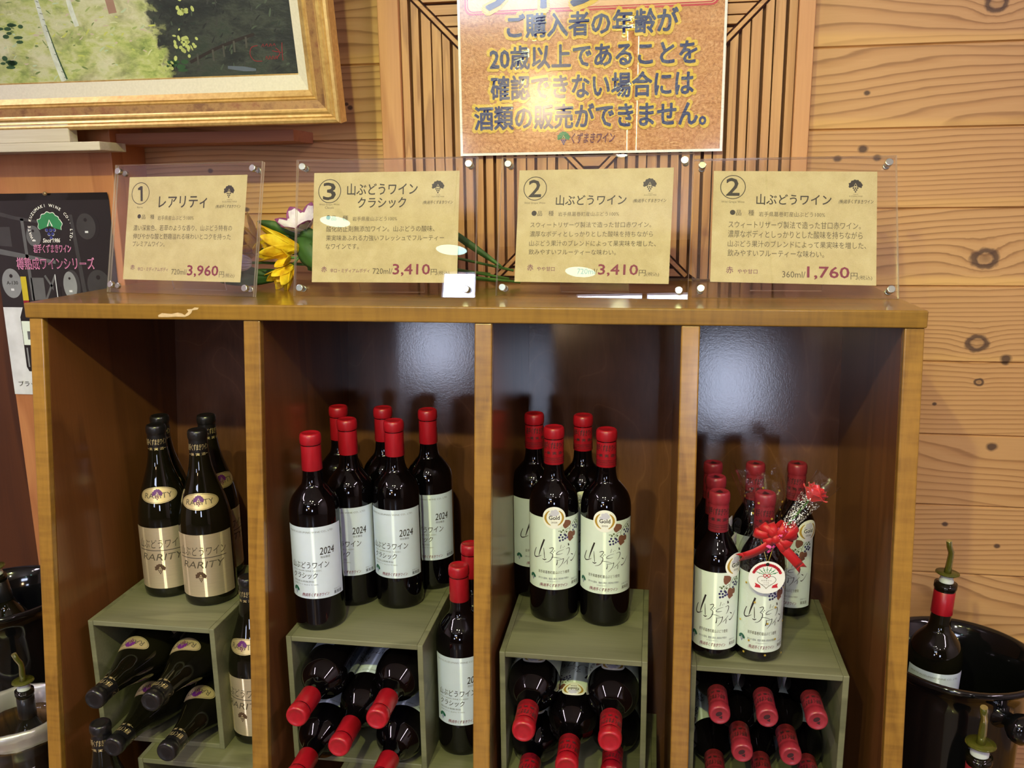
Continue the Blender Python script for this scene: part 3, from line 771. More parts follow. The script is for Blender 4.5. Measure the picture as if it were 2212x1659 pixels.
def bottle_classic(name='wine_bottle'):
    t = thing(name, '', 'bottle'); R, H = .0370, .293
    body_mesh(r_bordeaux(1, R, H), t); capsule_mesh(t, H, .055, .0149, RED_CAP); label_classic(t, R); return t
def bottle_wild():
    t = thing('wine_bottle', '', 'bottle'); R, H = .0370, .293
    body_mesh(r_bordeaux(1, R, H), t); c = capsule_mesh(t, H, .055, .0149, RED_CAP); cap_print(c, H, .055, .0149, INK)
    label_wild(t, R, .053); medal(t, R, .1655); return t
HALF_R, HALF_H = .0305, .233
def half_prof():
    R, H = HALF_R, HALF_H
    return [(0, .004), (R*.55, .002), (R*.88, 0), (R*.985, .003), (R, .009), (R, .014), (R, .06), (R, .118), (R, .126), (R*.975, .1385), (R*.89, .149), (R*.77, .1565), (R*.64, .1635), (R*.53, .170), (R*.455, .177), (R*.42, .186), (R*.40, .21), (R*.39, H-.004), (0, H-.004)]
def bottle_half():
    t = thing('half_bottle', '', 'bottle'); R, H = HALF_R, HALF_H
    body_mesh(half_prof(), t); c = capsule_mesh(t, H, .056, .0137, ROSE_CAP); cap_print(c, H, .056, .0137, INK)
    label_wild(t, R, .016); m = medal(t, R, .137, .95); 
    b = Art(); b.disc(0, .0022, .0046, UMBER, 1, ry=.0032, n=18); b.poly([(-.0028, -.0018), (.0028, -.0018), (0, -.0062)], UMBER, 1)
    b.build('cap_stamp', lambda u, v, h: (u, -v, H-.0013+h), c); return t
UMBER = plain('umber_stamp_ink', (52, 24, 30), .5)
BURG_R, BURG_H = .0405, .277
BURG = [(0, .004), (BURG_R*.55, .002), (BURG_R*.88, 0), (BURG_R*.985, .003), (BURG_R, .010), (BURG_R, .016), (BURG_R, .06), (BURG_R, .108), (BURG_R, .118), (BURG_R*.985, .132), (BURG_R*.93, .148), (BURG_R*.83, .165), (BURG_R*.70, .182), (BURG_R*.56, .199), (BURG_R*.455, .214), (BURG_R*.395, .228), (BURG_R*.345, .245), (BURG_R*.325, .262), (BURG_R*.32, BURG_H-.004), (0, BURG_H-.004)]
def burg_r(z):
    pr = lathe_smooth(BURG)
    for (r0, z0), (r1, z1) in zip(pr[6:], pr[7:]):
        if z0 <= z <= z1: return r0+(r1-r0)*(z-z0)/max(z1-z0, 1e-6)
    return BURG_R
def bottle_rarity():
    t = thing('wine_bottle', '', 'bottle'); R, H = BURG_R, BURG_H
    body_mesh(BURG, t, GLASS_GREEN); c = capsule_mesh(t, H, .052, .0147, BLACK_CAP, .014); cap_print(c, H, .052, .0147, GOLD_PALE)
    a = Art(); w, h = .100, .102
    a.sheet(-w/2, 0, w/2, h, GOLD_LABEL, 30, 1)
    a.text('山ぶどうワイン', (-.040, .068, .036, .083), GREY_INK, .0, shear=.15)
    a.sheet(-.042, .0640, .036, .0650, INK, 20, 1, 2)
    a.text('RARITY', (-.036, .048, .032, .059), GREY_INK, .0, shear=.25)
    UM = plain('umber_ink', (82, 60, 44), .5); emblem(a, -.006, .042, .018, UM, UM, GOLD_PALE)
    a.build('label', on_cyl(R, .017), t, step=.003)
    b = Art(); zc = .170
    b.disc(0, 0, .0300, GOLD_PALE, 0, ry=.0125, n=40); b.ring(0, 0, .0285, .0005, INK, 1, 48, ry=.0112)
    b.text('RARITY', (-.021, -.0045, .021, .0035), GREY_INK, 0, layer=2); emblem(b, -.001, .0095, .017, VIOLET_PURPLE, MAROON_INK, GOLD_PALE, 3)
    b.build('neck_label', on_cyl(burg_r, zc, 0, .0004), t, step=.002)
    return t
VIOLET_PURPLE = plain('purple_ink', (96, 34, 112), .4)

def place(o, x, y, z, deg=0.0): o.location = (x, y, z); o.rotation_euler = (0, 0, math.radians(deg))
LIE = Matrix(((-1, 0, 0), (0, 0, -1), (0, -1, 0)))            # neck towards the room, label up
def lay(o, x, tip_y, z, H, spin=0.0, yaw=0.0):
    R_ = Matrix.Rotation(math.radians(yaw), 3, 'Z') @ LIE @ Matrix.Rotation(math.radians(spin), 3, 'Z')
    o.rotation_euler = R_.to_euler(); d = R_ @ Vector((0, 0, 1)); o.location = Vector((x, tip_y, z))-d*H
def stock(proto, spots, group):
    """spots: (kind, args, label); the first one is the prototype itself"""
    for i, (kind, args, label) in enumerate(spots):
        o = proto if i == 0 else dup(proto, label)
        o['label'] = label; o['group'] = group
        (place if kind == 's' else lay)(o, *args)

CZ = -.48
stock(bottle_rarity(), [
    ('s', (-.408, .085, CZ, 18), 'black capped bottle with gold foil label, front right of the four on the leftmost crate'),
    ('s', (-.489, .104, CZ, 20), 'black capped bottle with gold foil label, front left of the four on the leftmost crate'),
    ('s', (-.5157, .160, CZ, 24), 'black capped bottle, back left of the four on the leftmost crate'),
    ('s', (-.440, .172, CZ, 60), 'black capped bottle, back right of the four on the leftmost crate'),
    ('s', (-.3185, .033, -.68, -2), 'black capped bottle with gold label, half hidden behind the divider right of the leftmost crate'),
    ('s', (-.505, -.088, CAB_Z0, 20), 'black capped bottle standing low at the left of the leftmost crate, only neck showing'),
    ('l', (-.491, -.114, -.5505, BURG_H, 12), 'black capped bottle lying in the leftmost crate, upper left'),
    ('l', (-.408, -.108, -.5505, BURG_H, 14), 'black capped bottle lying in the leftmost crate, upper right'),
    ('l', (-.478, -.105, -.6315, BURG_H, 10), 'black capped bottle lying in the leftmost crate, lower left'),
    ('l', (-.3945, -.105, -.6315, BURG_H, 12), 'black capped bottle lying in the leftmost crate, lower right')],
    'black capped wine bottles in the leftmost bay')
stock(bottle_classic(), [
    ('s', (-.203, .031, CZ, 14), 'red capped bottle with pale blue label, frontmost at the left on the second crate'),
    ('s', (-.1774, .1135, CZ, 6), 'red capped bottle with pale blue label, left in the middle row on the second crate'),
    ('s', (-.1035, .1137, CZ, 6), 'red capped bottle with pale blue label, right in the middle row on the second crate'),
    ('s', (-.219, .190, CZ, 10), 'red capped bottle, back left of the six on the second crate'),
    ('s', (-.1445, .191, CZ, 10), 'red capped bottle, back middle of the six on the second crate'),
    ('s', (-.0695, .186, CZ, 12), 'red capped bottle with pale blue label, back right of the six on the second crate'),
    ('s', (.0060, .051, -.68, 12), 'red capped bottle with pale blue label, standing low right of the second crate, in front'),
    ('s', (.0065, .132, -.68, 12), 'red capped bottle standing low right of the second crate, behind another'),
    ('l', (-.184, -.124, -.543, .293, 60), 'red capped bottle lying in the second crate, upper left'),
    ('l', (-.0745, -.114, -.543, .293, 60), 'red capped bottle lying in the second crate, upper right'),
    ('l', (-.1300, -.116, -.589, .293, 0), 'red capped bottle lying in the second crate, in the middle between four others'),
    ('l', (-.1905, -.132, -.6350, .293, 0), 'red capped bottle lying in the second crate, lower left'),
    ('l', (-.0745, -.122, -.6350, .293, 0), 'red capped bottle lying in the second crate, lower right')],
    'plain red capped wine bottles in the second bay')
stock(bottle_wild(), [
    ('s', (.1410, .105, CZ, 7), 'leaf drawing bottle with gold medal, front left of four on the third crate'),
    ('s', (.2180, .101, CZ, 1), 'leaf drawing bottle with gold medal, front right of four on the third crate'),
    ('s', (.1020, .180, CZ, 22), 'red capped lettered bottle, back left of the four on the third crate'),
    ('s', (.1780, .178, CZ, 5), 'red capped lettered bottle, back right of the four on the third crate'),
    ('l', (.1245, -.113, -.5435, .293, 0, 1), 'lettered red capped bottle lying in the third crate, upper left'),
    ('l', (.2375, -.118, -.5435, .293, 0, 1), 'lettered red capped bottle lying in the third crate, upper right'),
    ('l', (.1815, -.115, -.5890, .293, 0, 1), 'lettered red capped bottle lying in the third crate, in the middle between four others'),
    ('l', (.1245, -.100, -.6350, .293, 8), 'lettered red capped bottle lying in the third crate, lower left'),
    ('l', (.2375, -.060, -.6350, .293, -8), 'lettered red capped bottle lying in the third crate, lower right')],
    'lettered red capped wine bottles in the third bay')
for o_ in [o for o in bpy.data.objects if o.get('label', '').startswith('black capped bottle with gold label, half hidden')]: o_.scale = (.95, .95, .95)
HB = bottle_half()
stock(HB, [
    ('s', (.3735, .023, CZ, -6), 'small dusty red capped bottle, front left on the rightmost crate, beside the gift wrapped one'),
    ('s', (.3730, .086, CZ, 10), 'small dusty red capped bottle, middle of the left row on the rightmost crate'),
    ('s', (.3730, .152, CZ, 10), 'small dusty red capped bottle, last of the left row on the rightmost crate'),
    ('s', (.4345, .156, CZ, 10), 'small dusty red capped bottle behind the gift wrapped one'),
    ('s', (.4950, .163, CZ, -22), 'small dusty red capped bottle with medal, far right at the back of the rightmost crate'),
    ('l', (.3795, -.050, -.5365, HALF_H, 30), 'small dusty red capped bottle lying in the rightmost crate, top row left'),
    ('l', (.4415, -.048, -.5365, HALF_H, 30), 'small dusty red capped bottle lying in the rightmost crate, top row middle'),
    ('l', (.5050, -.045, -.5365, HALF_H, 30), 'small dusty red capped bottle lying in the rightmost crate, top row right'),
    ('l', (.4110, -.052, -.5890, HALF_H, 32), 'small dusty red capped bottle lying in the rightmost crate, middle row left'),
    ('l', (.4740, -.050, -.5890, HALF_H, 32), 'small dusty red capped bottle lying in the rightmost crate, middle row right'),
    ('l', (.3795, -.044, -.6413, HALF_H, 30), 'small dusty red capped bottle lying in the rightmost crate, bottom row left'),
    ('l', (.4430, -.040, -.6413, HALF_H, 30), 'small dusty red capped bottle lying in the rightmost crate, bottom row middle'),
    ('l', (.5065, -.036, -.6413, HALF_H, 30), 'small dusty red capped bottle lying in the rightmost crate, bottom row right')],
    'small dusty red capped bottles in the rightmost bay')

# ------------------------------------------------------------------ gift-wrapped small bottle
def gift():
    t = dup(HB, 'half bottle wrapped in clear film with red ribbon bow, rose and round tag')
    t.name = 'gift_wrapped_bottle'; t['group'] = ''; del t['group']
    for c in list(t.children):
        if c.name.startswith('medal'): 
            bpy.data.objects.remove(c)
    place(t, .4330, .024, CZ, 4); t.rotation_euler = (0, 0, math.radians(4))
    gold = plain('gold_dot_foil', (226, 196, 84), .3, metal=.6); red = plain('red_satin_ribbon', (176, 14, 24), .45, coat=.05, Sheen_Weight=.1)
    film = NT('clear_film'); 
    g = film.n('ShaderNodeNewGeometry'); dt = film.n('ShaderNodeVectorMath', operation='DOT_PRODUCT')
    nz = film.noise(film.coords('Object'), 55, 3)
    nb = film.bump(nz, .9, .006); film.link(nb, dt.inputs[0]); film.link(g.outputs['Incoming'], dt.inputs[1])
    k = film.math('POWER', film.math('SUBTRACT', 1.0, film.math('MINIMUM', film.math('ABSOLUTE', dt.outputs['Value']), 1.0)), 4.0)
    tr = film.n('ShaderNodeBsdfTransparent'); tr.inputs[0].default_value = (.97, .97, .97, 1); gl = film.n('ShaderNodeBsdfGlossy'); gl.inputs['Roughness'].default_value = .08; film.link(nb, gl.inputs['Normal'])
    mx = film.n('ShaderNodeMixShader'); film.link(film.math('MULTIPLY_ADD', k, .6, .05), mx.inputs[0]); film.link(tr.outputs[0], mx.inputs[1]); film.link(gl.outputs[0], mx.inputs[2]); film.link(mx.outputs[0], film.out.inputs[0])
    FILM = film.m
    # film: hugs the bottle, gathered at the neck, flaring above
    prof = [(.0325, .0012), (.0330, .006), (.0325, .02), (.0323, .05), (.0322, .09), (.0324, .125), (.0320, .140), (.0290, .155), (.0240, .166), (.0195, .176), (.0178, .183), (.0190, .190), (.0225, .203), (.0275, .220), (.0330, .240), (.0370, .258)]
    rnd = random.Random(3); ph = [rnd.uniform(0, 6.28) for _ in range(6)]
    def wob(a, z):
        q = max(0, (z-.135)/.12); b = .0006 if z < .13 else .0006+.006*q
        return b*(math.sin(7*a+ph[0]+40*z)+.6*math.sin(13*a+ph[1]-60*z)+.5*math.sin(4*a+ph[2]))*.6
    mb = MB().lathe(lathe_smooth(prof, 3), 64, cap=False, wob=wob)
    n = 64; top = [mb.v[len(mb.v)-n+i] for i in range(n)]
    for i in range(n):                                        # ragged upper edge
        x, y, z = mb.v[len(mb.v)-n+i]; mb.v[len(mb.v)-n+i] = (x-.006, y, z+.012*math.sin(3*2*PI*i/n+1)-.010*math.sin(5*2*PI*i/n))
    for z, da in ((.014, 0), (.036, .4), (.060, 0), (.085, .4), (.11, 0), (.135, .35), (.205, .1), (.228, .5)):
        for k_ in range(7):
            an = da+k_*.9-2.7+rnd.uniform(-.15, .15); zz = z+rnd.uniform(-.004, .004)
            rr = [b for a_, b in zip([p[1] for p in prof], [p[0] for p in prof]) if a_ <= zz][-1]+.0012
            M = Matrix.Translation((rr*math.sin(an), -rr*math.cos(an), zz)) @ Matrix.Rotation(an, 4, 'Z')
            mb.add([(.0016*math.cos(q*PI/4), 0, .0016*math.sin(q*PI/4)) for q in range(8)], [tuple(range(8))], 1, False, M)
    mb.build('film_wrap', [FILM, gold], t)
    # ribbon bow
    b = MB(); c = Vector((.007, -.030, .184)); w = .0120
    def loop(ang, ln, out=.012, tw=0.0):
        ln *= .8
        d = Vector((math.cos(ang), 0, math.sin(ang))); nrm = Vector((-math.sin(ang), tw, math.cos(ang)))
        pts = []
        for i in range(13):
            s_ = i/12; al = math.sin(PI*s_); ph_ = 2*PI*s_
            pts.append(c+d*(ln*(1-math.cos(ph_))/2)+Vector((0, -.006-out*math.sin(ph_)*.8*(1 if s_ < .5 else 1), 0)))
        b.strip(pts, nrm, [w*(.45+.55*min(1, math.sin(PI*(i/12))*1.6)) for i in range(13)])
    for ang, ln, o_, tw in ((2.35, .030, .010, .3), (1.9, .024, .012, -.2), (2.9, .034, .008, .2), (.55, .040, .012, .3), (.15, .036, .010, -.3), (.95, .030, .012, .1), (-.75, .030, .012, .25), (-.45, .030, .012, 0), (3.6, .020, .010, .2)): loop(ang, ln, o_, tw)
    def tail(p1, p2, fork):
        p0 = c+Vector((0, -.008, -.002)); a_, e = Vector(p1), Vector(p2); pts = [p0*(1-s_)**2+a_*2*s_*(1-s_)+e*s_*s_ for s_ in [i/10 for i in range(11)]]
        d = (e-a_).normalized(); nv = Vector((-d.z, .25, d.x)); b.strip(pts[:10], nv, [w*.6+w*.45*min(1, i/3) for i in range(10)])
        nn = nv.normalized()*w*.52; q = pts[9]
        b.add([q-nn, q+nn, e+nn+d*.004, q+d*.002, e-nn+d*.004], [(0, 3, 4), (0, 1, 3), (1, 2, 3)], 0, True)
    tail((-.012, -.046, .166), (-.036, -.036, .155), 1); tail((.026, -.050, .165), (.043, -.040, .143), 1)
    b.sphere(c+Vector((0, -.012, 0)), .006, 12, sx=1, sy=.8, sz=1.1)
    b.build('ribbon_bow', red, t, solid=.0005)
    # round tag on a gold thread
    a = Art(); r = .0235
    a.disc(0, 0, r, PAPER_WHITE, 0, n=48)
    rose_i = plain('carnation_red_ink', (196, 40, 60), .5); lf = plain('leaf_green_ink', (64, 140, 96), .5)
    for k_ in range(7):
        an = math.radians(152-20.7*k_); ex, ey = .0185*math.cos(an), .002+.0175*math.sin(an)*.92
        a.stroke([(ex*.25, .003+ey*.15), (ex*.85, ey*.85)], .0008, lf, 1, 1); a.stroke([(ex*.55-.0012, ey*.6), (ex*.6, ey*.6), (ex*.62+.0014, ey*.66)], .0008, lf, 1, 1)
        for q in (-.18, 0, .18): a.disc(.0180*math.cos(an+q*.8), .002+.0172*math.sin(an+q*.8)*.95, .0021, rose_i, 2, n=10)
    hp = [(.0105*math.sin(q)**3*1.15, -.0055+.0095*(13*math.cos(q)-5*math.cos(2*q)-2*math.cos(3*q)-math.cos(4*q))/15) for q in [2*PI*i/40 for i in range(41)]]
    a.stroke(hp, .0006, GREY_INK, 2, 1)
    for s_ in (-1, 1):
        a.poly([(s_*.0082, -.0112), (s_*.0150, -.0075), (s_*.0138, -.0105), (s_*.0150, -.0140), (s_*.0070, -.0150)], rose_i, 3)
        a.ring(s_*.0025, .0030, .0019, .0009, rose_i, 4, 14)
    a.disc(0, .0030, .0010, rose_i, 4, n=10); a.stroke([(-.0032, -.0002), (0, .0028), (.0032, -.0002)], .0008, rose_i, 4, 1)
    a.text('おかあさん', (-.0068, -.0052, .0068, -.0034), GREY_INK); a.text('いつも', (-.0035, -.0082, .0035, -.0066), GREY_INK); a.text('ありがとう', (-.0060, -.0112, .0060, -.0096), GREY_INK)
    a.disc(0, .0192, .0024, plain('punched_hole_dark', (14, 12, 12), .9), 5, n=16)
    tg = a.build('gift_tag', lambda u, v, h: (-.001+u, -.0400-h-.06*v, .129+v), t)
    MB().tube([(-.001, -.0415, .149), (-.006, -.036, .166), (-.010, -.030, .178)], .0004, 6).tube([(-.001, -.0415, .149), (.004, -.038, .164), (.008, -.032, .178)], .0004, 6).build('thread', gold, tg)
    # single rose in a clear cone
    base, tip = Vector((-.004, -.040, .166)), Vector((.068, -.034, .262)); ax = (tip-base).normalized(); L = (tip-base).length
    M = Matrix.Translation(base) @ ax.to_track_quat('Z', 'Y').to_matrix().to_4x4()
    speck = plain('white_printed_speck', (240, 240, 244), .4); pink = plain('pink_printed_tint', (214, 74, 150), .4)
    s = MB().lathe([(.0035, 0), (.0045, .015), (.0065, .04), (.0100, .07), (.0150, .105), (.0180, L+.004)], 28, cap=False, M=M, wob=lambda a_, z: .0012*math.sin(5*a_+30*z))
    rr = lambda z: .0037+.0142*(z/L)**1.25
    for i in range(620):
        z = rnd.uniform(.022, .090); an = rnd.uniform(0, 6.28); q = rnd.uniform(.0003, .00085); r_ = rr(z)+.0009
        mt = 2 if z < .042 and rnd.random() < .75 else 1
        Mq = M @ Matrix.Translation((r_*math.sin(an), -r_*math.cos(an), z)) @ Matrix.Rotation(an, 4, 'Z')
        s.add([(-q, 0, 0), (0, 0, -q*1.4), (q, 0, 0), (0, 0, q*1.4)], [(0, 1, 2, 3)], mt, False, Mq)
    for i in range(46):
        z = rnd.uniform(.002, .034); an = rnd.uniform(0, 6.28); r_ = rr(z)+.0008
        Mq = M @ Matrix.Translation((r_*math.sin(an), -r_*math.cos(an), z)) @ Matrix.Rotation(an, 4, 'Z')
        s.add([(-.0018, 0, -.002), (.0018, 0, -.0015), (.0015, 0, .002), (-.0015, 0, .0018)], [(0, 1, 2, 3)], 2, False, Mq)
    sl = s.build('flower_sleeve', [FILM, speck, pink], t)
    MB().tube([(0, 0, .01), (.001, 0, .05), (0, 0, .088)], .0013, 8, M=M).build('stem', plain('stem_green', (58, 98, 44), .5), sl)
    p = MB(); Mr = M @ Matrix.Translation((0, 0, .086))
    for ring, (n_, r0, h_, op) in enumerate(((3, .004, .024, .1), (4, .0075, .024, .3), (5, .0110, .022, .65), (6, .0130, .017, 1.0))):
        for k_ in range(n_):
            a0 = 2*PI*k_/n_+ring*.7; span = 2*PI/n_*.72
            def fn(u, v, a0=a0, span=span, r0=r0, h_=h_, op=op):
                an = a0+(u-.5)*2*span*(.35+.65*math.sin(PI*min(v*.8+.15, 1))); r_ = .0015+r0*(v**.6)+op*.004*v*v*v
                return (r_*math.cos(an), r_*math.sin(an), h_*v*(1-.12*abs(u-.5)*2)-op*.003*v*v*v)
            p.grid(fn, 8, 7, M=Mr)
    p.build('rose', plain('red_rose_petal', (206, 26, 34), .5, Sheen_Weight=.2), sl, solid=.0004)
gift()

# ------------------------------------------------------------------ acrylic card stands
def stands():
    defs = [((-.4335, .1084), -.1836, .232, 'one'), ((-.1066, .0947), -.0121, .2127, 'three'), ((.1905, .1027), -.1048, .2246, 'two720'), ((.4685, .1120), .0064, .347, 'two360')]
    labels = {'one': 'clear acrylic stand with kraft card numbered 1 priced 3,960 yen', 'three': 'clear acrylic stand with kraft card numbered 3 priced 3,410 yen',
              'two720': 'clear acrylic stand with kraft card numbered 2 for 720ml priced 3,410 yen', 'two360': 'clear acrylic stand with kraft card numbered 2 for 360ml priced 1,760 yen'}
    w, h, th = .2717, .1998, .0035
    for (xy, yaw, lean, key) in defs:
        t = thing('acrylic_card_stand', labels[key], 'sign', (xy[0], xy[1], 0), yaw, 'acrylic card stands on the cabinet top')
        L = Matrix.Rotation(-lean, 4, 'X')                     # sheet frame: x across, z up the sheet, -y to the viewer
        lift = Matrix.Translation((0, 0, .0012))
        def sheet(name, y0):
            mb = MB().box(-w/2, w/2, y0, y0+th, 0, h)
            mb.m = [1, 1, 0, 1, 0, 1]
            o = mb.build(name, [ACRYL, ACRYL_EDGE], t); o.matrix_local = lift @ L; return o
        f = sheet('front_sheet', 0.0); b = sheet('back_sheet', th+.0012)
        prop = MB().box(-.05, .05, 0, .003, -.092, 0); prop.m = [1, 1, 0, 1, 0, 1]
        o = prop.build('rear_prop', [ACRYL, ACRYL_EDGE], t)
        top = lift @ L @ Vector((0, th*2+.0014, .095)); ang = math.asin(min(1, (top.z-.002)/.0922)) if top.z < .094 else PI/2
        o.matrix_local = Matrix.Translation(top) @ Matrix.Rotation(PI/2-ang, 4, 'X')
        for bx in (-w/2+.0115, w/2-.0115):
            for bz in (.0115, h-.0115):
                m = MB().cyl((bx, -.007, bz), (bx, 0, bz), .0052, 24).cyl((bx, .0082, bz), (bx, .0130, bz), .0046, 20)
                o = m.build('bolt', STEEL, t, bevel=.0007); o.matrix_local = lift @ L
        a = Art(); pw, ph_ = .219, .160; px0, pz0 = -.1096, .0210
        corners = {'one': ((235, 228), (1283, 198), (163, 1122)), 'three': ((265, 208), (1750, 183), (248, 1320)), 'two720': ((288, 178), (1872, 150), (230, 1335)), 'two360': ((284, 203), (1840, 212), (262, 1198))}[key]
        (ax, ay), (bx_, by_), (cx_, cy_) = corners
        e1 = (bx_-ax, by_-ay); e2 = (cx_-ax, cy_-ay); det = e1[0]*e2[1]-e1[1]*e2[0]
        def uv(x, y):
            dx, dy = x-ax, y-ay; s_ = (dx*e2[1]-dy*e2[0])/det; q = (e1[0]*dy-e1[1]*dx)/det
            return px0+pw*s_, pz0+ph_*(1-q)
        sx, sy = pw/math.hypot(*e1), ph_/math.hypot(*e2)
        def T(body, x0, y0, x1, y1, m=INK, bold=0.0, shear=0.0, rise=0.0):
            c = uv((x0+x1)/2, (y0+y1)/2); hw, hh = (x1-x0)/2*sx, (y1-y0)/2*sy
            a.text(body, (c[0]-hw, c[1]-hh, c[0]+hw, c[1]+hh), m, bold, shear)
        a.sheet(px0, pz0, px0+pw, pz0+ph_, KRAFT)
        def head(num, cx, cy, r, nb):
            c = uv(cx, cy); a.ring(c[0], c[1], r*sx, .0011, INK, 2, 48); 
            if num == '1':
                q0, q1, q2, q3, q4, q5, q6 = uv(nb[2], nb[1]), uv(nb[2], nb[3]), uv(nb[2]-20, nb[3]), uv(nb[2]-20, nb[1]+34), uv(nb[0], nb[1]+34), uv(nb[0], nb[1]+18), uv(nb[2]-18, nb[1])
                a.poly([q0, q6, q5, q4, q3, q2, q1], INK, 3)
            else: T(num, *nb, INK, .022)
        def logo(cx, y0, y1, ty0, ty1, tx0, tx1):
            c = uv(cx, y0); emblem(a, c[0], c[1], (y1-y0)*sy, INK, INK, KRAFT)
            T('IWATE', cx-22, y1+6, cx+22, y1+15, GREY_INK); T('KUZUMAKI WINE', cx-62, y1+21, cx+62, y1+33, GREY_INK); T('(株)岩手くずまきワイン', tx0, ty0, tx1, ty1, INK, .015, .15)
        def bullet(cx, cy, r): c = uv(cx, cy); a.disc(c[0], c[1], r*sx, INK, 2)
        if key == 'one':
            head('1', 335, 368, 80, (312, 305, 355, 435)); T('Rarity', 303, 482, 355, 500, GREY_INK); T('レアリティ', 503, 385, 932, 487, INK, .022)
            logo(1128, 288, 398, 450, 482, 1008, 1222); bullet(321, 568, 16); T('品　種', 345, 550, 460, 590, GREY_INK, .006); T('岩手県産山ぶどう100%', 490, 553, 815, 592, GREY_INK)
            T('濃い深紫色、若草のような香り、山ぶどう特有の', 266, 632, 1146, 682, GREY_INK, .002); T('伸びやかな酸と野趣溢れる味わいとコクを持った', 262, 705, 1134, 755, GREY_INK, .002); T('プレミアムワイン。', 258, 780, 552, 828, GREY_INK, .002)
            T('赤', 236, 990, 276, 1034, MAROON_INK, .012); T('辛口・ミディアムボディ', 302, 1004, 580, 1038, MAROON_INK, .01); T('720ml/', 610, 1008, 750, 1055, GREY_INK); T('3,960', 752, 968, 1022, 1066, PLUM_INK, .03); T('円', 1030, 1010, 1072, 1060, GREY_INK); T('(税込)', 1078, 1022, 1160, 1062, GREY_INK)
        elif key == 'three':
            head('3', 428, 392, 115, (362, 308, 490, 480)); T('Wild Grape Wine', 320, 518, 532, 542, GREY_INK); T('Classic', 380, 548, 474, 570, GREY_INK); T('山ぶどうワイン', 612, 310, 1330, 428, INK, .02); T('クラシック', 722, 452, 1215, 558, INK, .02)
            logo(1536, 282, 415, 480, 520, 1385, 1685); bullet(416, 660, 22); T('品　種', 448, 640, 622, 690, GREY_INK, .006); T('岩手県産山ぶどう100%', 668, 645, 1126, 690, GREY_INK)
            T('酸化防止剤無添加ワイン。山ぶどうの酸味、', 396, 738, 1505, 798, GREY_INK, .002); T('果実味あふれる力強いフレッシュでフルーティー', 394, 830, 1600, 888, GREY_INK, .002); T('なワインです。', 392, 924, 735, 980, GREY_INK, .002)
            T('赤', 348, 1158, 405, 1215, MAROON_INK, .012); T('辛口・ミディアムボディ', 440, 1175, 848, 1215, MAROON_INK, .01); T('720ml/', 880, 1165, 1082, 1222, GREY_INK); T('3,410', 1086, 1118, 1460, 1236, PLUM_INK, .03); T('円', 1470, 1162, 1530, 1222, GREY_INK); T('(税込)', 1538, 1178, 1655, 1224, GREY_INK)
        elif key == 'two720':
            head('2', 455, 366, 120, (388, 278, 518, 452)); T('Wild Grape Wine', 338, 505, 562, 530, GREY_INK); T('山ぶどうワイン', 675, 428, 1398, 532, INK, .02)
            logo(1636, 258, 398, 462, 505, 1465, 1795); bullet(443, 622, 27); T('品　種', 478, 595, 650, 648, GREY_INK, .006); T('岩手県葛巻町産山ぶどう100%', 696, 600, 1323, 645, GREY_INK)
            T('スウィートリザーヴ製法で造った甘口赤ワイン。', 402, 702, 1645, 760, GREY_INK, .002); T('濃厚なボディとしっかりとした酸味を持ちながら', 396, 795, 1662, 855, GREY_INK, .002); T('山ぶどう果汁のブレンドによって果実味を増した、', 390, 890, 1690, 950, GREY_INK, .002); T('飲みやすいフルーティーな味わい。', 384, 985, 1290, 1042, GREY_INK, .002)
            T('赤', 368, 1150, 432, 1215, MAROON_INK, .012); T('やや甘口', 472, 1170, 658, 1215, MAROON_INK, .01); T('720ml/', 892, 1178, 1100, 1234, GREY_INK); T('3,410', 1110, 1128, 1510, 1246, PLUM_INK, .03); T('円', 1520, 1176, 1588, 1236, GREY_INK); T('(税込)', 1596, 1194, 1720, 1240, GREY_INK)
        else:
            head('2', 472, 350, 120, (408, 270, 535, 426)); T('Wild Grape Wine', 360, 473, 584, 498, GREY_INK); T('山ぶどうワイン', 700, 415, 1410, 510, INK, .02)
            logo(1638, 284, 404, 460, 502, 1480, 1802); bullet(471, 578, 26); T('品　種', 504, 555, 678, 606, GREY_INK, .006); T('岩手県葛巻町産山ぶどう100%', 724, 572, 1350, 616, GREY_INK)
            T('スウィートリザーヴ製法で造った甘口赤ワイン。', 432, 657, 1682, 720, GREY_INK, .002); T('濃厚なボディとしっかりとした酸味を持ちながら', 428, 740, 1698, 806, GREY_INK, .002); T('山ぶどう果汁のブレンドによって果実味を増した、', 428, 830, 1730, 890, GREY_INK, .002); T('飲みやすいフルーティーな味わい。', 426, 910, 1340, 972, GREY_INK, .002)
            T('赤', 414, 1060, 482, 1120, MAROON_INK, .012); T('やや甘口', 524, 1082, 713, 1122, MAROON_INK, .01); T('360ml/', 948, 1095, 1165, 1150, GREY_INK); T('1,760', 1182, 1052, 1572, 1162, PLUM_INK, .03); T('円', 1584, 1100, 1648, 1158, GREY_INK); T('(税込)', 1656, 1122, 1782, 1166, GREY_INK)
        rot = math.radians(-1.2) if key == 'two360' else 0.0; cr, sr = math.cos(rot), math.sin(rot)
        def fn(u, v, hh):
            du, dv = u, v-.1; return (du*cr-dv*sr, th+.0007-hh*.6, .1+du*sr+dv*cr)
        o = a.build('price_card', fn, t, gap=.00008); o.matrix_local = lift @ L
stands()

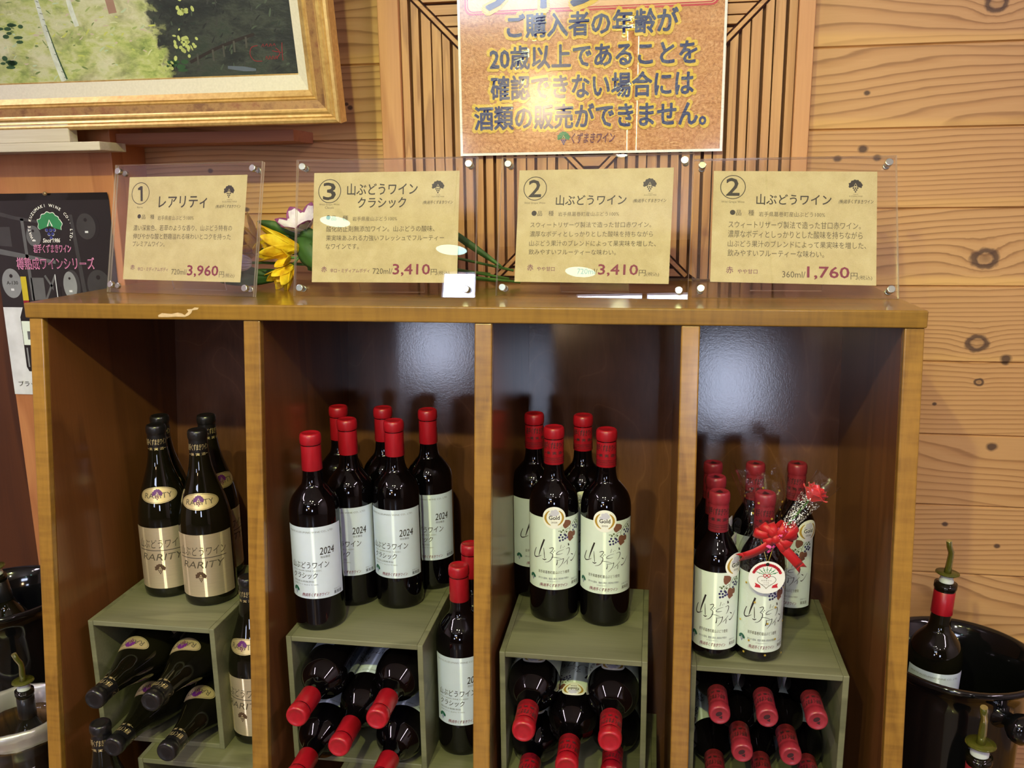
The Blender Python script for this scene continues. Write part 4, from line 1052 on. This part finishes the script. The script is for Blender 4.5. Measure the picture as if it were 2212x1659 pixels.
# ------------------------------------------------------------------ laminated notice
def notice():
    t = NT('orange_embossed_print'); v = t.coords('Object')
    vo = t.noise(v, 210, 3, .65, .4); fl = t.noise(v, 26, 3)
    c = t.ramp(vo, [(.30, (150, 94, 60)), (.5, (186, 130, 88)), (.72, (206, 156, 116))])
    wav = t.noise(t.scale(v, (1, 1, 1.6)), 26, 5, .72, 1.0)
    t.principled(c, .4, coat=.8, coat_rough=.10, normal=t.bump(t.math('ADD', wav, t.math('MULTIPLY', vo, .12)), .6, .004)); OR = t.m
    def lam(name, col):
        q = NT(name); vv = q.coords('Object'); w_ = q.noise(q.scale(vv, (1, 1, 1.6)), 26, 5, .72, 1.0)
        q.principled(lin(col), .4, coat=.8, coat_rough=.10, normal=q.bump(w_, .6, .004)); return q.m
    film = lam('laminate_edge_white', (226, 226, 232)); navy = lam('laminated_navy_print', (34, 46, 108)); halo = lam('laminated_yellow_halo', (206, 172, 70)); rd = lam('laminated_red_print', (182, 50, 72)); head = lam('laminated_pale_header', (214, 172, 140)); wine = lam('laminated_wine_print', (96, 44, 78)); gr = lam('laminated_green_print', (40, 120, 84)); bl = lam('laminated_blue_print', (60, 64, 140))
    a = Art(); x0, x1, z0, z1 = -.040, .382, .2058, .512
    a.sheet(x0, z0, x1, z1, film, 1, 1, 0); a.sheet(x0+.004, z0+.004, x1-.004, z1-.004, OR, 1, 1, 1)
    def rr(m0, c, layer):
        bx0, bx1, bz0, bz1, r = -.028+m0, .370-m0, .4225+m0, .502-m0, .012-m0*.6; p = []
        for cx, cz, s0 in ((bx1-r, bz1-r, 0), (bx0+r, bz1-r, 1), (bx0+r, bz0+r, 2), (bx1-r, bz0+r, 3)):
            for i in range(7): q = (s0+i/6)*PI/2; p.append((cx+r*math.cos(q), cz+r*math.sin(q)))
        a.poly(p, c, layer)
    rr(0, rd, 2); rr(.0028, head, 3); rr(.0040, rd, 4); rr(.0058, head, 5)
    def line(body, bx0, bx1, z, hh, bold=.05):
        a.text(body, (bx0-.003, z-hh-.003, bx1+.003, z+hh+.003), halo, .15, layer=6); a.text(body, (bx0, z-hh, bx1, z+hh), navy, bold, layer=8)
    line('ワイン', -.005, .20, .456, .026)
    line('ご購入者の年齢が', .041, .308, .4037, .0175); line('20歳以上であることを', .0124, .338, .356, .0175); line('確認できない場合には', .0131, .334, .3103, .0185); line('酒類の販売ができません。', -.0146, .355, .2645, .0185)
    emblem(a, .1309, .2410, .0215, gr, bl, head, 6); a.text('くずまきワイン', (.1437, .2225, .2133, .2385), wine, .035, .22, layer=6)
    def fn(u, v, h):
        return (u, .3425-h, v)
    # finer carrier so that the sheet can buckle gently
    a.items[0:2] = []; b = Art(); b.mats = a.mats
    a.sheet(x0, z0, x1, z1, film, 24, 16, 0); a.sheet(x0+.004, z0+.004, x1-.004, z1-.004, OR, 24, 16, 1)
    o = a.build('age_notice', fn, step=.01, gap=.00022)
    tag(o, 'orange laminated notice with blue lettering hanging on the slatted panel', 'notice')
notice()

# ------------------------------------------------------------------ framed painting
def painting():
    th = math.radians(10.7)
    t = thing('framed_painting', 'gold framed woodland painting at upper left, tipped forward from the wall', 'painting', (-.194, .2, .251))
    t.rotation_euler = (th, 0, 0)
    Lx, Hz = -1.05, .80                                        # frame runs from x=Lx to 0, z=0 to Hz, front at y=0
    gold = NT('gilded_frame'); v = gold.coords('Object'); n1 = gold.noise(gold.scale(v, (6, 6, 6)), 8, 4, .6); n2 = gold.noise(v, 160, 3)
    gold.principled(gold.mix(.4, gold.ramp(n1, [(.3, (196, 156, 98)), (.6, (222, 188, 126))]), gold.ramp(n2, [(.3, (182, 140, 84)), (.7, (236, 206, 140))])), .36, metal=.55, normal=gold.bump(n2, .1, .0005)); G = gold.m
    gb = NT('worn_bronze_band'); v = gb.coords('Object'); n1 = gb.noise(gb.scale(v, (14, 60, 14)), 2, 4, .7)
    gb.principled(gb.ramp(n1, [(.35, (124, 88, 62)), (.5, (164, 126, 82)), (.65, (138, 92, 66)), (.75, (182, 144, 94))]), .45, metal=.35); B = gb.m
    # moulding profile: (distance inwards, depth towards the viewer)
    prof = [(0, .030), (0, .004), (.002, .001), (.006, 0), (.009, .0025), (.011, .0010), (.014, .0030), (.018, .0010), (.0205, .0040), (.0225, .0055), (.0345, .0075), (.0365, .0060), (.0385, .0085), (.041, .0070), (.0495, .0140), (.0495, .030)]
    mat_of = lambda i: 1 if i == 9 else 0
    def side(name, pa, pb, inward):
        """mitred length of moulding from corner pa to pb; inward = unit vector"""
        mb = MB(); d = (Vector(pb)-Vector(pa)).normalized()
        for i in range(len(prof)-1):
            (u0, y0), (u1, y1) = prof[i], prof[i+1]
            q = [Vector(pa)+inward*u0+d*u0+Vector((0, y0, 0)), Vector(pb)+inward*u0-d*u0+Vector((0, y0, 0)), Vector(pb)+inward*u1-d*u1+Vector((0, y1, 0)), Vector(pa)+inward*u1+d*u1+Vector((0, y1, 0))]
            mb.add(q, [(0, 1, 2, 3)], mat_of(i))
        q = [Vector(pa)+Vector((0, .030, 0)), Vector(pb)+Vector((0, .030, 0)), Vector(pb)+inward*.0495-d*.0495+Vector((0, .030, 0)), Vector(pa)+inward*.0495+d*.0495+Vector((0, .030, 0))]
        mb.add(q, [(3, 2, 1, 0)], 0)
        o = mb.build('frame_moulding', [G, B], t)
        bm = bmesh.new(); bm.from_mesh(o.data); bmesh.ops.remove_doubles(bm, verts=bm.verts[:], dist=1e-5); bmesh.ops.recalc_face_normals(bm, faces=bm.faces[:]); bm.to_mesh(o.data); bm.free()
    side('b', (Lx, 0, 0), (0, 0, 0), Vector((0, 0, 1))); side('t', (0, 0, Hz), (Lx, 0, Hz), Vector((0, 0, -1)))
    side('r', (0, 0, 0), (0, 0, Hz), Vector((-1, 0, 0))); side('l', (Lx, 0, Hz), (Lx, 0, 0), Vector((1, 0, 0)))
    lin_ = plain('linen_liner', (206, 200, 190), .8, var=.05, scale=300)
    i0, i1 = .0490, .0635
    mb = MB()
    for (p, q, r, s_) in (((Lx+i0, i0), (-i0, i0), (-i1, i1+.009), (Lx+i1, i1+.009)), ((-i0, i0), (-i0, Hz-i0), (-i1, Hz-i1), (-i1, i1+.009)), ((-i0, Hz-i0), (Lx+i0, Hz-i0), (Lx+i1, Hz-i1), (-i1, Hz-i1)), ((Lx+i0, Hz-i0), (Lx+i0, i0), (Lx+i1, i1+.009), (Lx+i1, Hz-i1))):
        mb.add([(p[0], .0135, p[1]), (q[0], .0135, q[1]), (r[0], .0175, r[1]), (s_[0], .0175, s_[1])], [(0, 1, 2, 3)])
    mb.build('liner', lin_, t)
    MB().box(Lx+i1, -i1, .0172, .0180, i1+.0075, i1+.0095).build('gilt_slip', G, t)
    # canvas: sunny meadow at left, dark wood at right (x measured from the right frame edge)
    c = NT('oil_paint'); v = c.coords('Object'); x, y, z = c.sep(v)
    br = c.noise(c.scale(v, (1, 1, 1.5)), 26, 4, .6, .35); br2 = c.noise(c.scale(v, (1, 1, 2.2)), 70, 4, .7, .3); bg = c.noise(c.addv(c.scale(v, (1, 1, 1.7)), (3, 0, 1)), 12, 3, .6, .5)
    mead = c.ramp(c.math('MULTIPLY_ADD', br2, .35, c.math('MULTIPLY', br, .65)), [(.30, (92, 112, 66)), (.42, (140, 156, 88)), (.50, (172, 182, 112)), (.58, (186, 190, 150)), (.68, (156, 172, 104))])
    mead = c.mix(c.math('MULTIPLY', c.ramp(bg, [(.42, (0, 0, 0, 1)), (.62, (1, 1, 1, 1))]), .6), mead, c.ramp(br, [(.35, (150, 140, 120)), (.6, (206, 202, 186))]))
    wd = c.ramp(c.math('MULTIPLY_ADD', br2, .3, c.math('MULTIPLY', bg, .7)), [(.34, (22, 28, 28)), (.46, (34, 40, 38)), (.54, (54, 60, 54)), (.62, (40, 52, 44)), (.7, (78, 74, 70))])
    e = c.math('ADD', c.math('ADD', x, .287), c.math('MULTIPLY_ADD', br, .10, -.05))
    slope = c.math('MULTIPLY', c.math('SUBTRACT', z, .13), .12)
    col = c.mix(c.ramp(c.math('ADD', e, slope), [(.0, (0, 0, 0, 1)), (.012, (1, 1, 1, 1))]), mead, wd)
    c.principled(col, .45, coat=.25, coat_rough=.2, normal=c.bump(c.math('ADD', br, br2), .25, .002)); OIL = c.m
    pb_ = plain('birch_white_paint', (196, 204, 196), .5, var=.2, scale=70); pg = plain('grey_paint', (120, 128, 118), .5); pl = plain('pale_leaf_paint', (172, 182, 112), .5, var=.2, scale=90); pr_ = plain('red_signature_paint', (120, 30, 38), .5); pd = plain('deep_green_paint', (40, 74, 44), .5, var=.2); pgr = plain('slate_paint', (70, 70, 66), .5, var=.2); pbn = plain('mauve_trunk_paint', (150, 118, 104), .5)
    a = Art(); a.sheet(Lx+i1, i1+.009, -i1, Hz-i1, OIL)
    rb = random.Random(21)
    pal = [plain('paint_sage', (150, 166, 104), .5), plain('paint_cream_green', (196, 200, 160), .5), plain('paint_rosy_grey', (186, 172, 158), .5), plain('paint_moss', (104, 124, 70), .5), plain('paint_yellow_green', (182, 190, 98), .5), plain('paint_mist', (172, 190, 160), .5)]
    drk = [plain('paint_pine', (34, 46, 42), .5), plain('paint_charcoal', (52, 54, 54), .5), plain('paint_grey_green', (66, 78, 66), .5), plain('paint_ink', (22, 26, 28), .5)]
    for k in range(420):
        px, pz = rb.uniform(-.62, -.07), rb.uniform(.078, .26); dk = px > -.287+rb.gauss(0, .008)-.12*(pz-.13)
        an = rb.gauss(.2, .5) if not dk else rb.gauss(.9, .5); ln = rb.uniform(.004, .013); w_ = rb.uniform(.0012, .0034)
        c_, s_ = math.cos(an)*ln/2, math.sin(an)*ln/2
        p_ = [(px-c_, pz-s_), (px, pz+rb.uniform(-.001, .001)), (px+c_, pz+s_)]
        if min(q[1] for q in p_) < .075 or max(q[0] for q in p_) > -.066: continue
        a.stroke(p_, [w_*.4, w_, w_*.8, w_*.3], rb.choice(drk if dk else pal), .3+.5*k/420, 3)
    a.stroke([(-.470, .196), (-.466, .15), (-.461, .115), (-.455, .085), (-.452, .074)], [.0065, .0085, .0115, .0135], pb_, 2); a.stroke([(-.4625, .155), (-.4555, .112), (-.4475, .076)], [.001, .002, .0028], pd, 3)
    for q_ in range(14): a.stroke([(-.4705+.0013*q_+rb.uniform(-.002, .002), .190-.0085*q_), (-.4665+.0013*q_, .1885-.0085*q_)], .0012, pg, 3, 1)
    a.stroke([(-.417, .20), (-.415, .175), (-.411, .152)], [.007, .0085, .0075], pb_, 2); a.stroke([(-.3505, .215), (-.349, .190), (-.347, .168)], .0135, pbn, 1); a.stroke([(-.316, .20), (-.315, .187)], .004, pb_, 2)
    rnd = random.Random(11)
    for cx, cz, n, q in ((-.232, .165, 16, .010), (-.240, .122, 26, .016), (-.275, .092, 12, .012), (-.262, .20, 10, .010), (-.285, .10, 10, .012)):
        for k in range(n): a.disc(cx+rnd.gauss(0, q*.55), cz+rnd.gauss(0, q*.55), rnd.uniform(.0015, .0045), pl, 2+k % 3, ry=rnd.uniform(.0012, .0035), n=7, rot=rnd.uniform(0, 3))
    for cx, cz, q in ((-.53, .148, .03), (-.54, .103, .014), (-.263, .092, .014)):
        for k in range(9): a.disc(cx+rnd.gauss(0, q*.6), cz+rnd.gauss(0, q*.25), rnd.uniform(.004, .009), pd, 1, ry=rnd.uniform(.002, .004), n=8)
    a.stroke([(-.235, .094), (-.19, .112), (-.15, .124), (-.125, .130)], .0045, plain('umber_paint', (34, 26, 24), .5), 2)
    for px, pz in ((-.222, .10), (-.196, .105), (-.178, .110), (-.160, .116), (-.14, .121)): a.stroke([(px, pz-.010), (px+.001, pz+.006)], .003, pgr, 3, 1)
    a.stroke([(-.175, .085), (-.150, .082), (-.13, .080)], [.004, .007, .003], plain('blue_grey_paint', (84, 94, 112), .5), 2)
    S = lambda p, w_=.0011: a.stroke(p, w_, pr_, 3, 3)
    S([(-.083, .117), (-.0845, .104), (-.085, .092)]); S([(-.100, .106), (-.086, .103)]); S([(-.094, .110), (-.088, .103), (-.095, .095)]); S([(-.122, .114), (-.132, .112), (-.136, .102), (-.130, .093), (-.118, .092)])
    for k in range(4): S([(-.116+.006*k, .112+.001*(k % 2)), (-.113+.006*k, .116), (-.112+.006*k, .112)], .0008)
    for k in range(4): S([(-.112+.005*k, .094), (-.110+.005*k, .099), (-.108+.005*k, .094)], .0008)
    a.build('canvas', lambda u, v, h: (u, .0176-h, v), t)
painting()

# small ledge on the post, under the painting
t = thing('picture_ledge', 'weathered grey wooden block on a plank, fixed to the post under the painting', 'shelf')
MB().box(-.862, -.6475, .200, .222, .2335, .272).build('block', GREYWOOD, t, bevel=.0015)
MB().box(-.862, -.5935, .196, .268, .2195, .2332).build('plank', GREYWOOD, t, bevel=.0012)

# ------------------------------------------------------------------ poster on the post
def poster():
    def glossy(name, c): return plain(name, c, .25, coat=.9, coat_rough=.05, var=.1, scale=40)
    bk = glossy('poster_black', (26, 24, 27)); g1 = glossy('poster_dark_grey', (54, 54, 58)); g2 = glossy('poster_mid_grey', (92, 94, 100)); g3 = glossy('poster_light_grey', (134, 138, 146))
    a = Art(); x0, x1, z0, z1 = -.862, -.634, -.201, .1545
    wp = glossy('poster_white', (214, 218, 230)); gl = glossy('poster_wine_black', (16, 14, 16)); yl = glossy('poster_yellow', (196, 178, 40)); rd = glossy('poster_red', (140, 24, 40))
    a.sheet(x0, -.0425, x1, .1425, bk, 20, 6, 0); a.sheet(x0, .1425, x1, z1, bk, 40, 6, 0); a.sheet(x0, z0, x1, -.0425, wp, 20, 6, 0)
    a.poly([(x0, .128), (-.815, .116), (-.77, .108), (-.77, .104), (-.815, .110), (x0, .120)], g1, 1)
    a.poly([(-.806, .112), (-.800, .112), (-.797, -.03), (-.803, -.03)], g2, 1); a.poly([(-.712, .118), (-.706, .118), (-.694, -.02), (-.702, -.02)], g1, 1)
    a.poly([(x0, .052), (-.80, .042), (-.748, .034), (-.748, .040), (-.80, .050), (x0, .062)], g2, 1); a.poly([(-.748, .034), (x1, .060), (x1, .054), (-.748, .040)], g1, 1)
    a.poly([(x0, .098), (-.828, .098), (-.828, .064), (x0, .066)], g1, 1); a.poly([(-.80, .010), (-.775, .010), (-.775, -.028), (-.80, -.03)], g2, 1)
    for p in ([(-.772, .014), (-.745, -.030)], [(-.752, .014), (-.775, -.030)]): a.stroke(p, .004, g2, 2, 1)
    for x, z, rx, rz, c, c2 in ((-.838, .000, .019, .026, g3, bk), (-.725, -.003, .013, .024, g3, g1), (-.670, -.002, .022, .026, g1, bk), (-.784, .082, .014, .018, g2, bk), (-.682, .098, .018, .022, g1, bk)):
        a.disc(x+.005, z, rx*1.12, c2, 1, ry=rz*1.12, n=28); a.disc(x, z, rx, c, 2, ry=rz, n=28); a.disc(x, z+rz*.5, rx*.18, bk, 3, n=8); a.sheet(x-.003, z-rz*.5, x+.003, z-rz*.35, wp, 1, 1, 3)
    a.text('A-130', (-.848, -.002, -.826, .004), bk, .02, layer=3)
    a.poly([(-.758, -.006), (-.744, -.006), (-.744, -.042), (-.758, -.042)], gl, 3); a.stroke([(-.752, .016), (-.7515, -.042)], .0016, wp, 4, 1)
    # logo with lettering on an arc
    cx, cz, R_ = -.7500, .0960, .0400; s_ = 'IWATE KUZUMAKI WINE CO., LTD.'
    for i, ch in enumerate(s_):
        if ch == ' ': continue
        an = math.radians(208-236*i/(len(s_)-1)); px, pz = cx+R_*math.cos(an), cz-.002+R_*math.sin(an)
        hh = .0024 if ch not in '.,' else .0007
        a.text(ch, (px-.004, pz-hh, px+.004, pz+hh), WHITE_INK, .03, layer=5, rot=an-PI/2, keep=True)
    emblem(a, cx, cz+.027, .0500, WHITE_INK, WHITE_INK, WHITE_INK, 4); emblem(a, cx, cz+.0258, .0478, plain('poster_green', (52, 132, 88), .35), plain('poster_grape_blue', (50, 56, 130), .35), WHITE_INK, 6)
    a.text('Since 1986', (-.767, .071, -.734, .078), WHITE_INK, .02, shear=.3, layer=5)
    a.text('岩手くずまきワイン', (-.787, .0535, -.7150, .0675), PINK_INK, .05, shear=.15, layer=5); a.text('岩手くずまきワイン', (-.786, .0545, -.7160, .0665), MAROON_INK, .0, shear=.15, layer=6)
    a.text('樽熟成ワインシリーズ', (-.823, .0245, -.6740, .0450), PINK_INK, .04, layer=5); a.text('樽熟成ワインシリーズ', (-.822, .0257, -.6750, .0438), MAROON_INK, .0, layer=6)
    # printed bottle on the white part
    a.poly([(-.8195, .012), (-.8085, .012), (-.8085, -.030), (-.8195, -.030)], yl, 7); a.sheet(-.8195, -.0370, -.8085, -.0300, rd, 1, 1, 7)
    a.poly([(-.8205, -.037), (-.8075, -.037), (-.800, -.060), (-.800, -.150), (-.804, -.158), (-.826, -.158), (-.830, -.150), (-.830, -.060)], gl, 6); a.sheet(-.8290, -.110, -.800, -.067, PAPER_CREAM, 1, 1, 7); a.sheet(-.820, -.1, -.806, -.085, g2, 1, 1, 8); a.sheet(-.826, -.150, -.823, -.115, g3, 1, 1, 7)
    a.text('ブラック', (-.851, -.186, -.805, -.176), INK, layer=7)
    def fn(u, v, h):
        e = max(0, (v-.1425)/.012); b = .003*e*(.3+.7*abs(math.sin(14*(u+.748))))
        return (u, .2668-.0006-b-h, v)
    o = a.build('wine_poster', fn, step=.012, gap=.00012); tag(o, 'black poster of wine barrels with white lower part, pinned to the wooden post', 'poster')
    p = MB().lathe([(0, -.0045), (.0030, -.0045), (.0036, -.003), (.0036, -.001), (.0025, 0), (.0008, .0005), (.0006, .006)], 18, cap=False, M=Matrix.Translation((-.7480, .2625, .1535)) @ Matrix.Rotation(-PI/2, 4, 'X'))
    tag(p.build('push_pin', plain('dull_brass', (150, 128, 96), .4, metal=.6)), 'round tan push pin at the top of the barrel poster', 'pin')
poster()

# ------------------------------------------------------------------ artificial flowers lying behind the cards
def flowers():
    yel = NT('yellow_petal'); v = yel.coords('Object'); n = yel.noise(v, 60, 3)
    yel.principled(yel.ramp(n, [(.3, (206, 150, 20)), (.5, (234, 196, 30)), (.7, (244, 220, 60))]), .55, Subsurface_Weight=.0); Y = yel.m
    wp = NT('white_purple_petal'); v = wp.coords('Generated'); n = wp.noise(wp.coords('Object'), 70, 3)
    wp.principled(wp.ramp(n, [(.3, (200, 190, 214)), (.62, (232, 230, 240))]), .55); WP = wp.m
    PU = plain('purple_petal_edge', (140, 70, 130), .55, var=.15); G = plain('leaf_green', (62, 104, 52), .5, var=.25, scale=40); SG = plain('stem_green_plastic', (82, 128, 62), .45, var=.15, scale=30)
    def petal(mb, base, d, up, L, W_, curl, mat=0, edge=None):
        d = Vector(d).normalized(); s_ = d.cross(Vector(up)).normalized(); n_ = s_.cross(d)
        def fn(u, v):
            w_ = W_*math.sin(PI*min(1, .12+.86*v))**.7*(1 if v < .97 else .5)
            return Vector(base)+d*(L*v)+n_*(curl*L*v*v-.25*w_*abs(u-.5)*2*-1*(.5))+s_*((u-.5)*w_)
        k = len(mb.f); mb.grid(fn, 6, 8, mat)
        if edge is not None:
            for j in range(8):
                for i in range(6):
                    if j >= 7 or i in (0, 5) and j >= 5: mb.m[k+j*6+i] = edge
    def bloom(name, label, c, axis, n, L, W_, spread, mats, cat='flower', edge=None, stem_to=None, group=None, inner=True):
        t = thing(name, label, cat, c, group=group); ax = Vector(axis).normalized()
        a_ = ax.orthogonal().normalized(); b_ = ax.cross(a_); mb = MB()
        for ring in range(2 if inner else 1):
            for k in range(n):
                q = 2*PI*(k+.5*ring)/n+.3; rad = a_*math.cos(q)+b_*math.sin(q); sp = spread*(1-.4*ring)
                petal(mb, rad*.002, ax*math.cos(sp)+rad*math.sin(sp), ax, L*(1-.15*ring)*(1+.1*math.sin(3.1*k)), W_, .22-.5*sp*.2, 0, edge)
        mb.build('petals', mats, t, solid=.0004)
        if stem_to:
            e = Vector(stem_to)-Vector(c); m = e*.45+Vector((0, .004, .006))
            MB().tube([(0, 0, 0), -ax*.02, m, e], .0022, 8).build('stem', SG, t)
        return t
    def leaf(t, p0, p1, W_, bend):
        p0, p1 = Vector(p0)-t.location, Vector(p1)-t.location; d = p1-p0; s_ = d.cross(Vector((0, 1, .15))).normalized()
        def fn(u, v): return p0+d*v+Vector((0, -1, .3))*(bend*math.sin(PI*v))+s_*((u-.5)*W_*math.sin(PI*(.04+.94*v))**.75)+Vector((0, 1, 0))*abs(u-.5)*W_*.4
        MB().grid(fn, 6, 14).build('leaf', G, t, solid=.0004)
    # px at y=.24 -> x = -.326+(px-600)/1310, z = .059-(py-540)/1330
    f = bloom('yellow_flower', 'yellow artificial flower seen through the card stand numbered 1', (-.352, .232, .062), (-.45, -.62, .30), 7, .060, .022, 1.0, [Y], stem_to=(-.02, .285, .012))
    f2 = bloom('yellow_flower', 'yellow artificial flower between cards 1 and 3, petals swept left', (-.272, .200, .064), (-.90, -.42, .16), 7, .066, .024, .58, [Y], stem_to=(.05, .275, .010))
    leaf(f2, (-.275, .235, .075), (-.345, .212, .106), .022, .005); leaf(f2, (-.250, .225, .050), (-.268, .205, .096), .040, .006); leaf(f2, (-.262, .24, .04), (-.330, .222, .098), .022, .006)
    f3 = bloom('yellow_flower', 'lowest yellow artificial flower drooping onto the cabinet top beside card 3', (-.283, .195, .038), (-.42, -.52, -.62), 7, .046, .022, .62, [Y], stem_to=(.07, .262, .006))
    leaf(f3, (-.275, .20, .080), (-.235, .188, .030), .040, .006); leaf(f3, (-.26, .2, .03), (-.222, .188, .078), .040, .005)
    f4 = bloom('yellow_flower', 'small yellow artificial flower bud touching the left edge of card 3', (-.284, .190, .050), (-.4, -.75, .05), 4, .028, .018, .7, [Y], inner=False, stem_to=(.02, .27, .018))
    w1 = bloom('white_purple_flower', 'white artificial flower with purple edges behind the left edge of card 3', (-.272, .225, .088), (-.15, -.45, .85), 6, .048, .032, .95, [WP, PU], edge=1, stem_to=(.055, .290, .022), inner=False)
    w2 = bloom('white_purple_flower', 'white and purple artificial bud behind the right edge of card 1', (-.352, .195, .042), (-.70, -.65, .05), 5, .036, .026, .42, [WP, PU], edge=1, stem_to=(.03, .28, .006))
    leaf(w2, (-.30, .22, .022), (-.400, .180, .012), .026, .004); leaf(w2, (-.33, .2, .022), (-.400, .19, .032), .020, .003)
    leaf(w1, (-.08, .262, .112), (.045, .255, .028), .012, .004)
flowers()

# ------------------------------------------------------------------ buckets, pourers and low tables at both sides
def side_tables():
    for name, x0, x1 in (('left', -1.10, -.64), ('right', .640, 1.10)):
        t = thing('side_table', 'low wooden side table holding the %s of the cabinet' % ('clear tub and black bucket left' if name == 'left' else 'black bucket right'), 'table', ((x0+x1)/2, .05, -1.25))
        w_ = (x1-x0)/2
        MB().box(-w_, w_, -.22, .28 if name == 'right' else .20, .365, .39).build('table_top', TOPWOOD, t, bevel=.002)
        for sx in (-1, 1):
            for y in (-.20, .16): MB().box(sx*(w_-.03)-.018, sx*(w_-.03)+.018, y, y+.036, 0, .365).build('leg', EDGE, t)
side_tables()
def bucket(label, loc, spin):
    t = thing('ice_bucket', label, 'bucket', loc, spin, 'black ice buckets')
    p = [(0, .004), (.070, .004), (.076, .0), (.082, .006), (.088, .15), (.092, .28), (.096, .300), (.106, .318), (.113, .323), (.1155, .327), (.1145, .332), (.110, .333), (.104, .325), (.093, .302), (.088, .27), (.0855, .19), (.085, .1525), (0, .1525)]
    MB().lathe(p, 56, cap=False).build('bowl', BLACK_GLAZE, t)
    for s_ in (-1, 1):
        M = Matrix.Translation((s_*.090, 0, .286)) @ Matrix.Rotation(s_*PI/2, 4, 'Y')
        MB().lathe([(.020, -.004), (.018, .004), (.0105, .010), (.0105, .018), (.017, .024), (.0215, .033), (.0200, .043), (.012, .050), (0, .052)], 28, cap=False, M=M).build('knob', BLACK_GLAZE, t)
    return t
TB = -.86
bucket('glossy black ice bucket right of the cabinet, holding an opened bottle', (.737, .150, TB), math.radians(-67))
bucket('glossy black ice bucket left of the cabinet, partly out of frame', (-.835, .140, TB), math.radians(15))

def opened(label, H, prof, capm, lab, glass=GLASS_GREEN):
    t = thing('opened_wine_bottle', label, 'bottle')
    MB().lathe(lathe_smooth(prof), 44, cap=False).build('glass_body', glass, t)
    n = .0149 if H > .26 else .0135
    MB().lathe([(n*.93, H-.006), (n*1.04, H-.005), (n*1.06, H-.0125), (n*.96, H-.015)], 32, cap=False).build('lip', glass, t)
    if capm: MB().lathe([(n*.985, H-.052), (n*1.0, H-.0515), (n*.97, H-.017), (n*.93, H-.0165)], 32, cap=False).build('cut_capsule', capm, t)
    if lab: label_classic(t, .0370)
    wpl = plain('milky_plastic', (196, 202, 210), .35); gp = NT('olive_clear_plastic'); gp.principled(lin((96, 96, 34)), .15, Transmission_Weight=.5, IOR=1.45)
    po = MB().lathe([(.0098, H-.006), (.0100, H-.0005), (.0082, H+.003), (.0100, H+.0065), (.0120, H+.0075), (0, H+.0078)], 28, cap=False).build('pourer_stopper', wpl, t)
    MB().lathe([(.0135, H+.0075), (.0165, H+.0095), (.0160, H+.0110), (.0045, H+.0105)], 28, cap=False).build('pourer_collar', gp.m, po)
    MB().tube([(0, 0, H+.010), (.0005, 0, H+.024), (.001, 0, H+.036), (.0005, -.001, H+.042), (-.003, -.003, H+.050), (-.0055, -.005, H+.060)], [.0052, .0045, .0042, .0042, .0041, .0040], 14).build('pourer_spout', gp.m, po)
    return t
b1 = opened('opened bottle with cut red capsule and green pourer, standing in the black bucket at right', .293, r_bordeaux(), RED_CAP, True)
b1.location = (.6935, .137, -.703); b1.rotation_euler = (math.radians(-2), math.radians(3.0), math.radians(-6))
b2 = opened('opened bottle with green pourer, standing in front of the black bucket at right', HALF_H, half_prof(), ROSE_CAP, False)
b2.scale = (1.16, 1.16, 1.16); b2.location = (.7235, .0, TB); b2.rotation_euler = (math.radians(0), math.radians(0), math.radians(20))
b3 = opened('opened dark bottle with pourer, standing in the clear tub left of the cabinet', HALF_H, half_prof(), BLACK_CAP, False)
b3.location = (-.703, .005, -.8515); b3.rotation_euler = (0, 0, math.radians(10))
b4 = dup(b3, 'opened dark bottle standing in the black bucket left of the cabinet'); b4.location = (-.792, .130, -.7065); b4.rotation_euler = (math.radians(3), math.radians(-7), .3)
def tub():
    t = thing('clear_tub', 'clear plastic tub with thick shiny rim, left of the cabinet', 'tub', (-.715, .0, TB))
    p = [(0, .004), (.060, .004), (.062, 0), (.066, .01), (.070, .10), (.073, .175), (.0765, .190), (.080, .196), (.0795, .203), (.074, .2035), (.071, .196), (.067, .16), (.062, .02), (0, .008)]
    m = acrylic('clear_moulded_plastic', (.93, .94, .93), edge=False)
    rim = acrylic('clear_moulded_rim', (.9, .9, .9), edge=True)
    MB().lathe(p[:6]+p[11:], 48, cap=False).build('bowl', m, t)
    MB().lathe([(.0712, .170), (.0745, .184), (.079, .190), (.0805, .197), (.0790, .203), (.0745, .2035), (.0715, .198), (.0695, .184), (.0712, .170)], 64, cap=False, wob=lambda a, z: .0011*math.sin(9*a+z*90)+.0006*math.sin(23*a)).build('rim', rim, t)
tub()
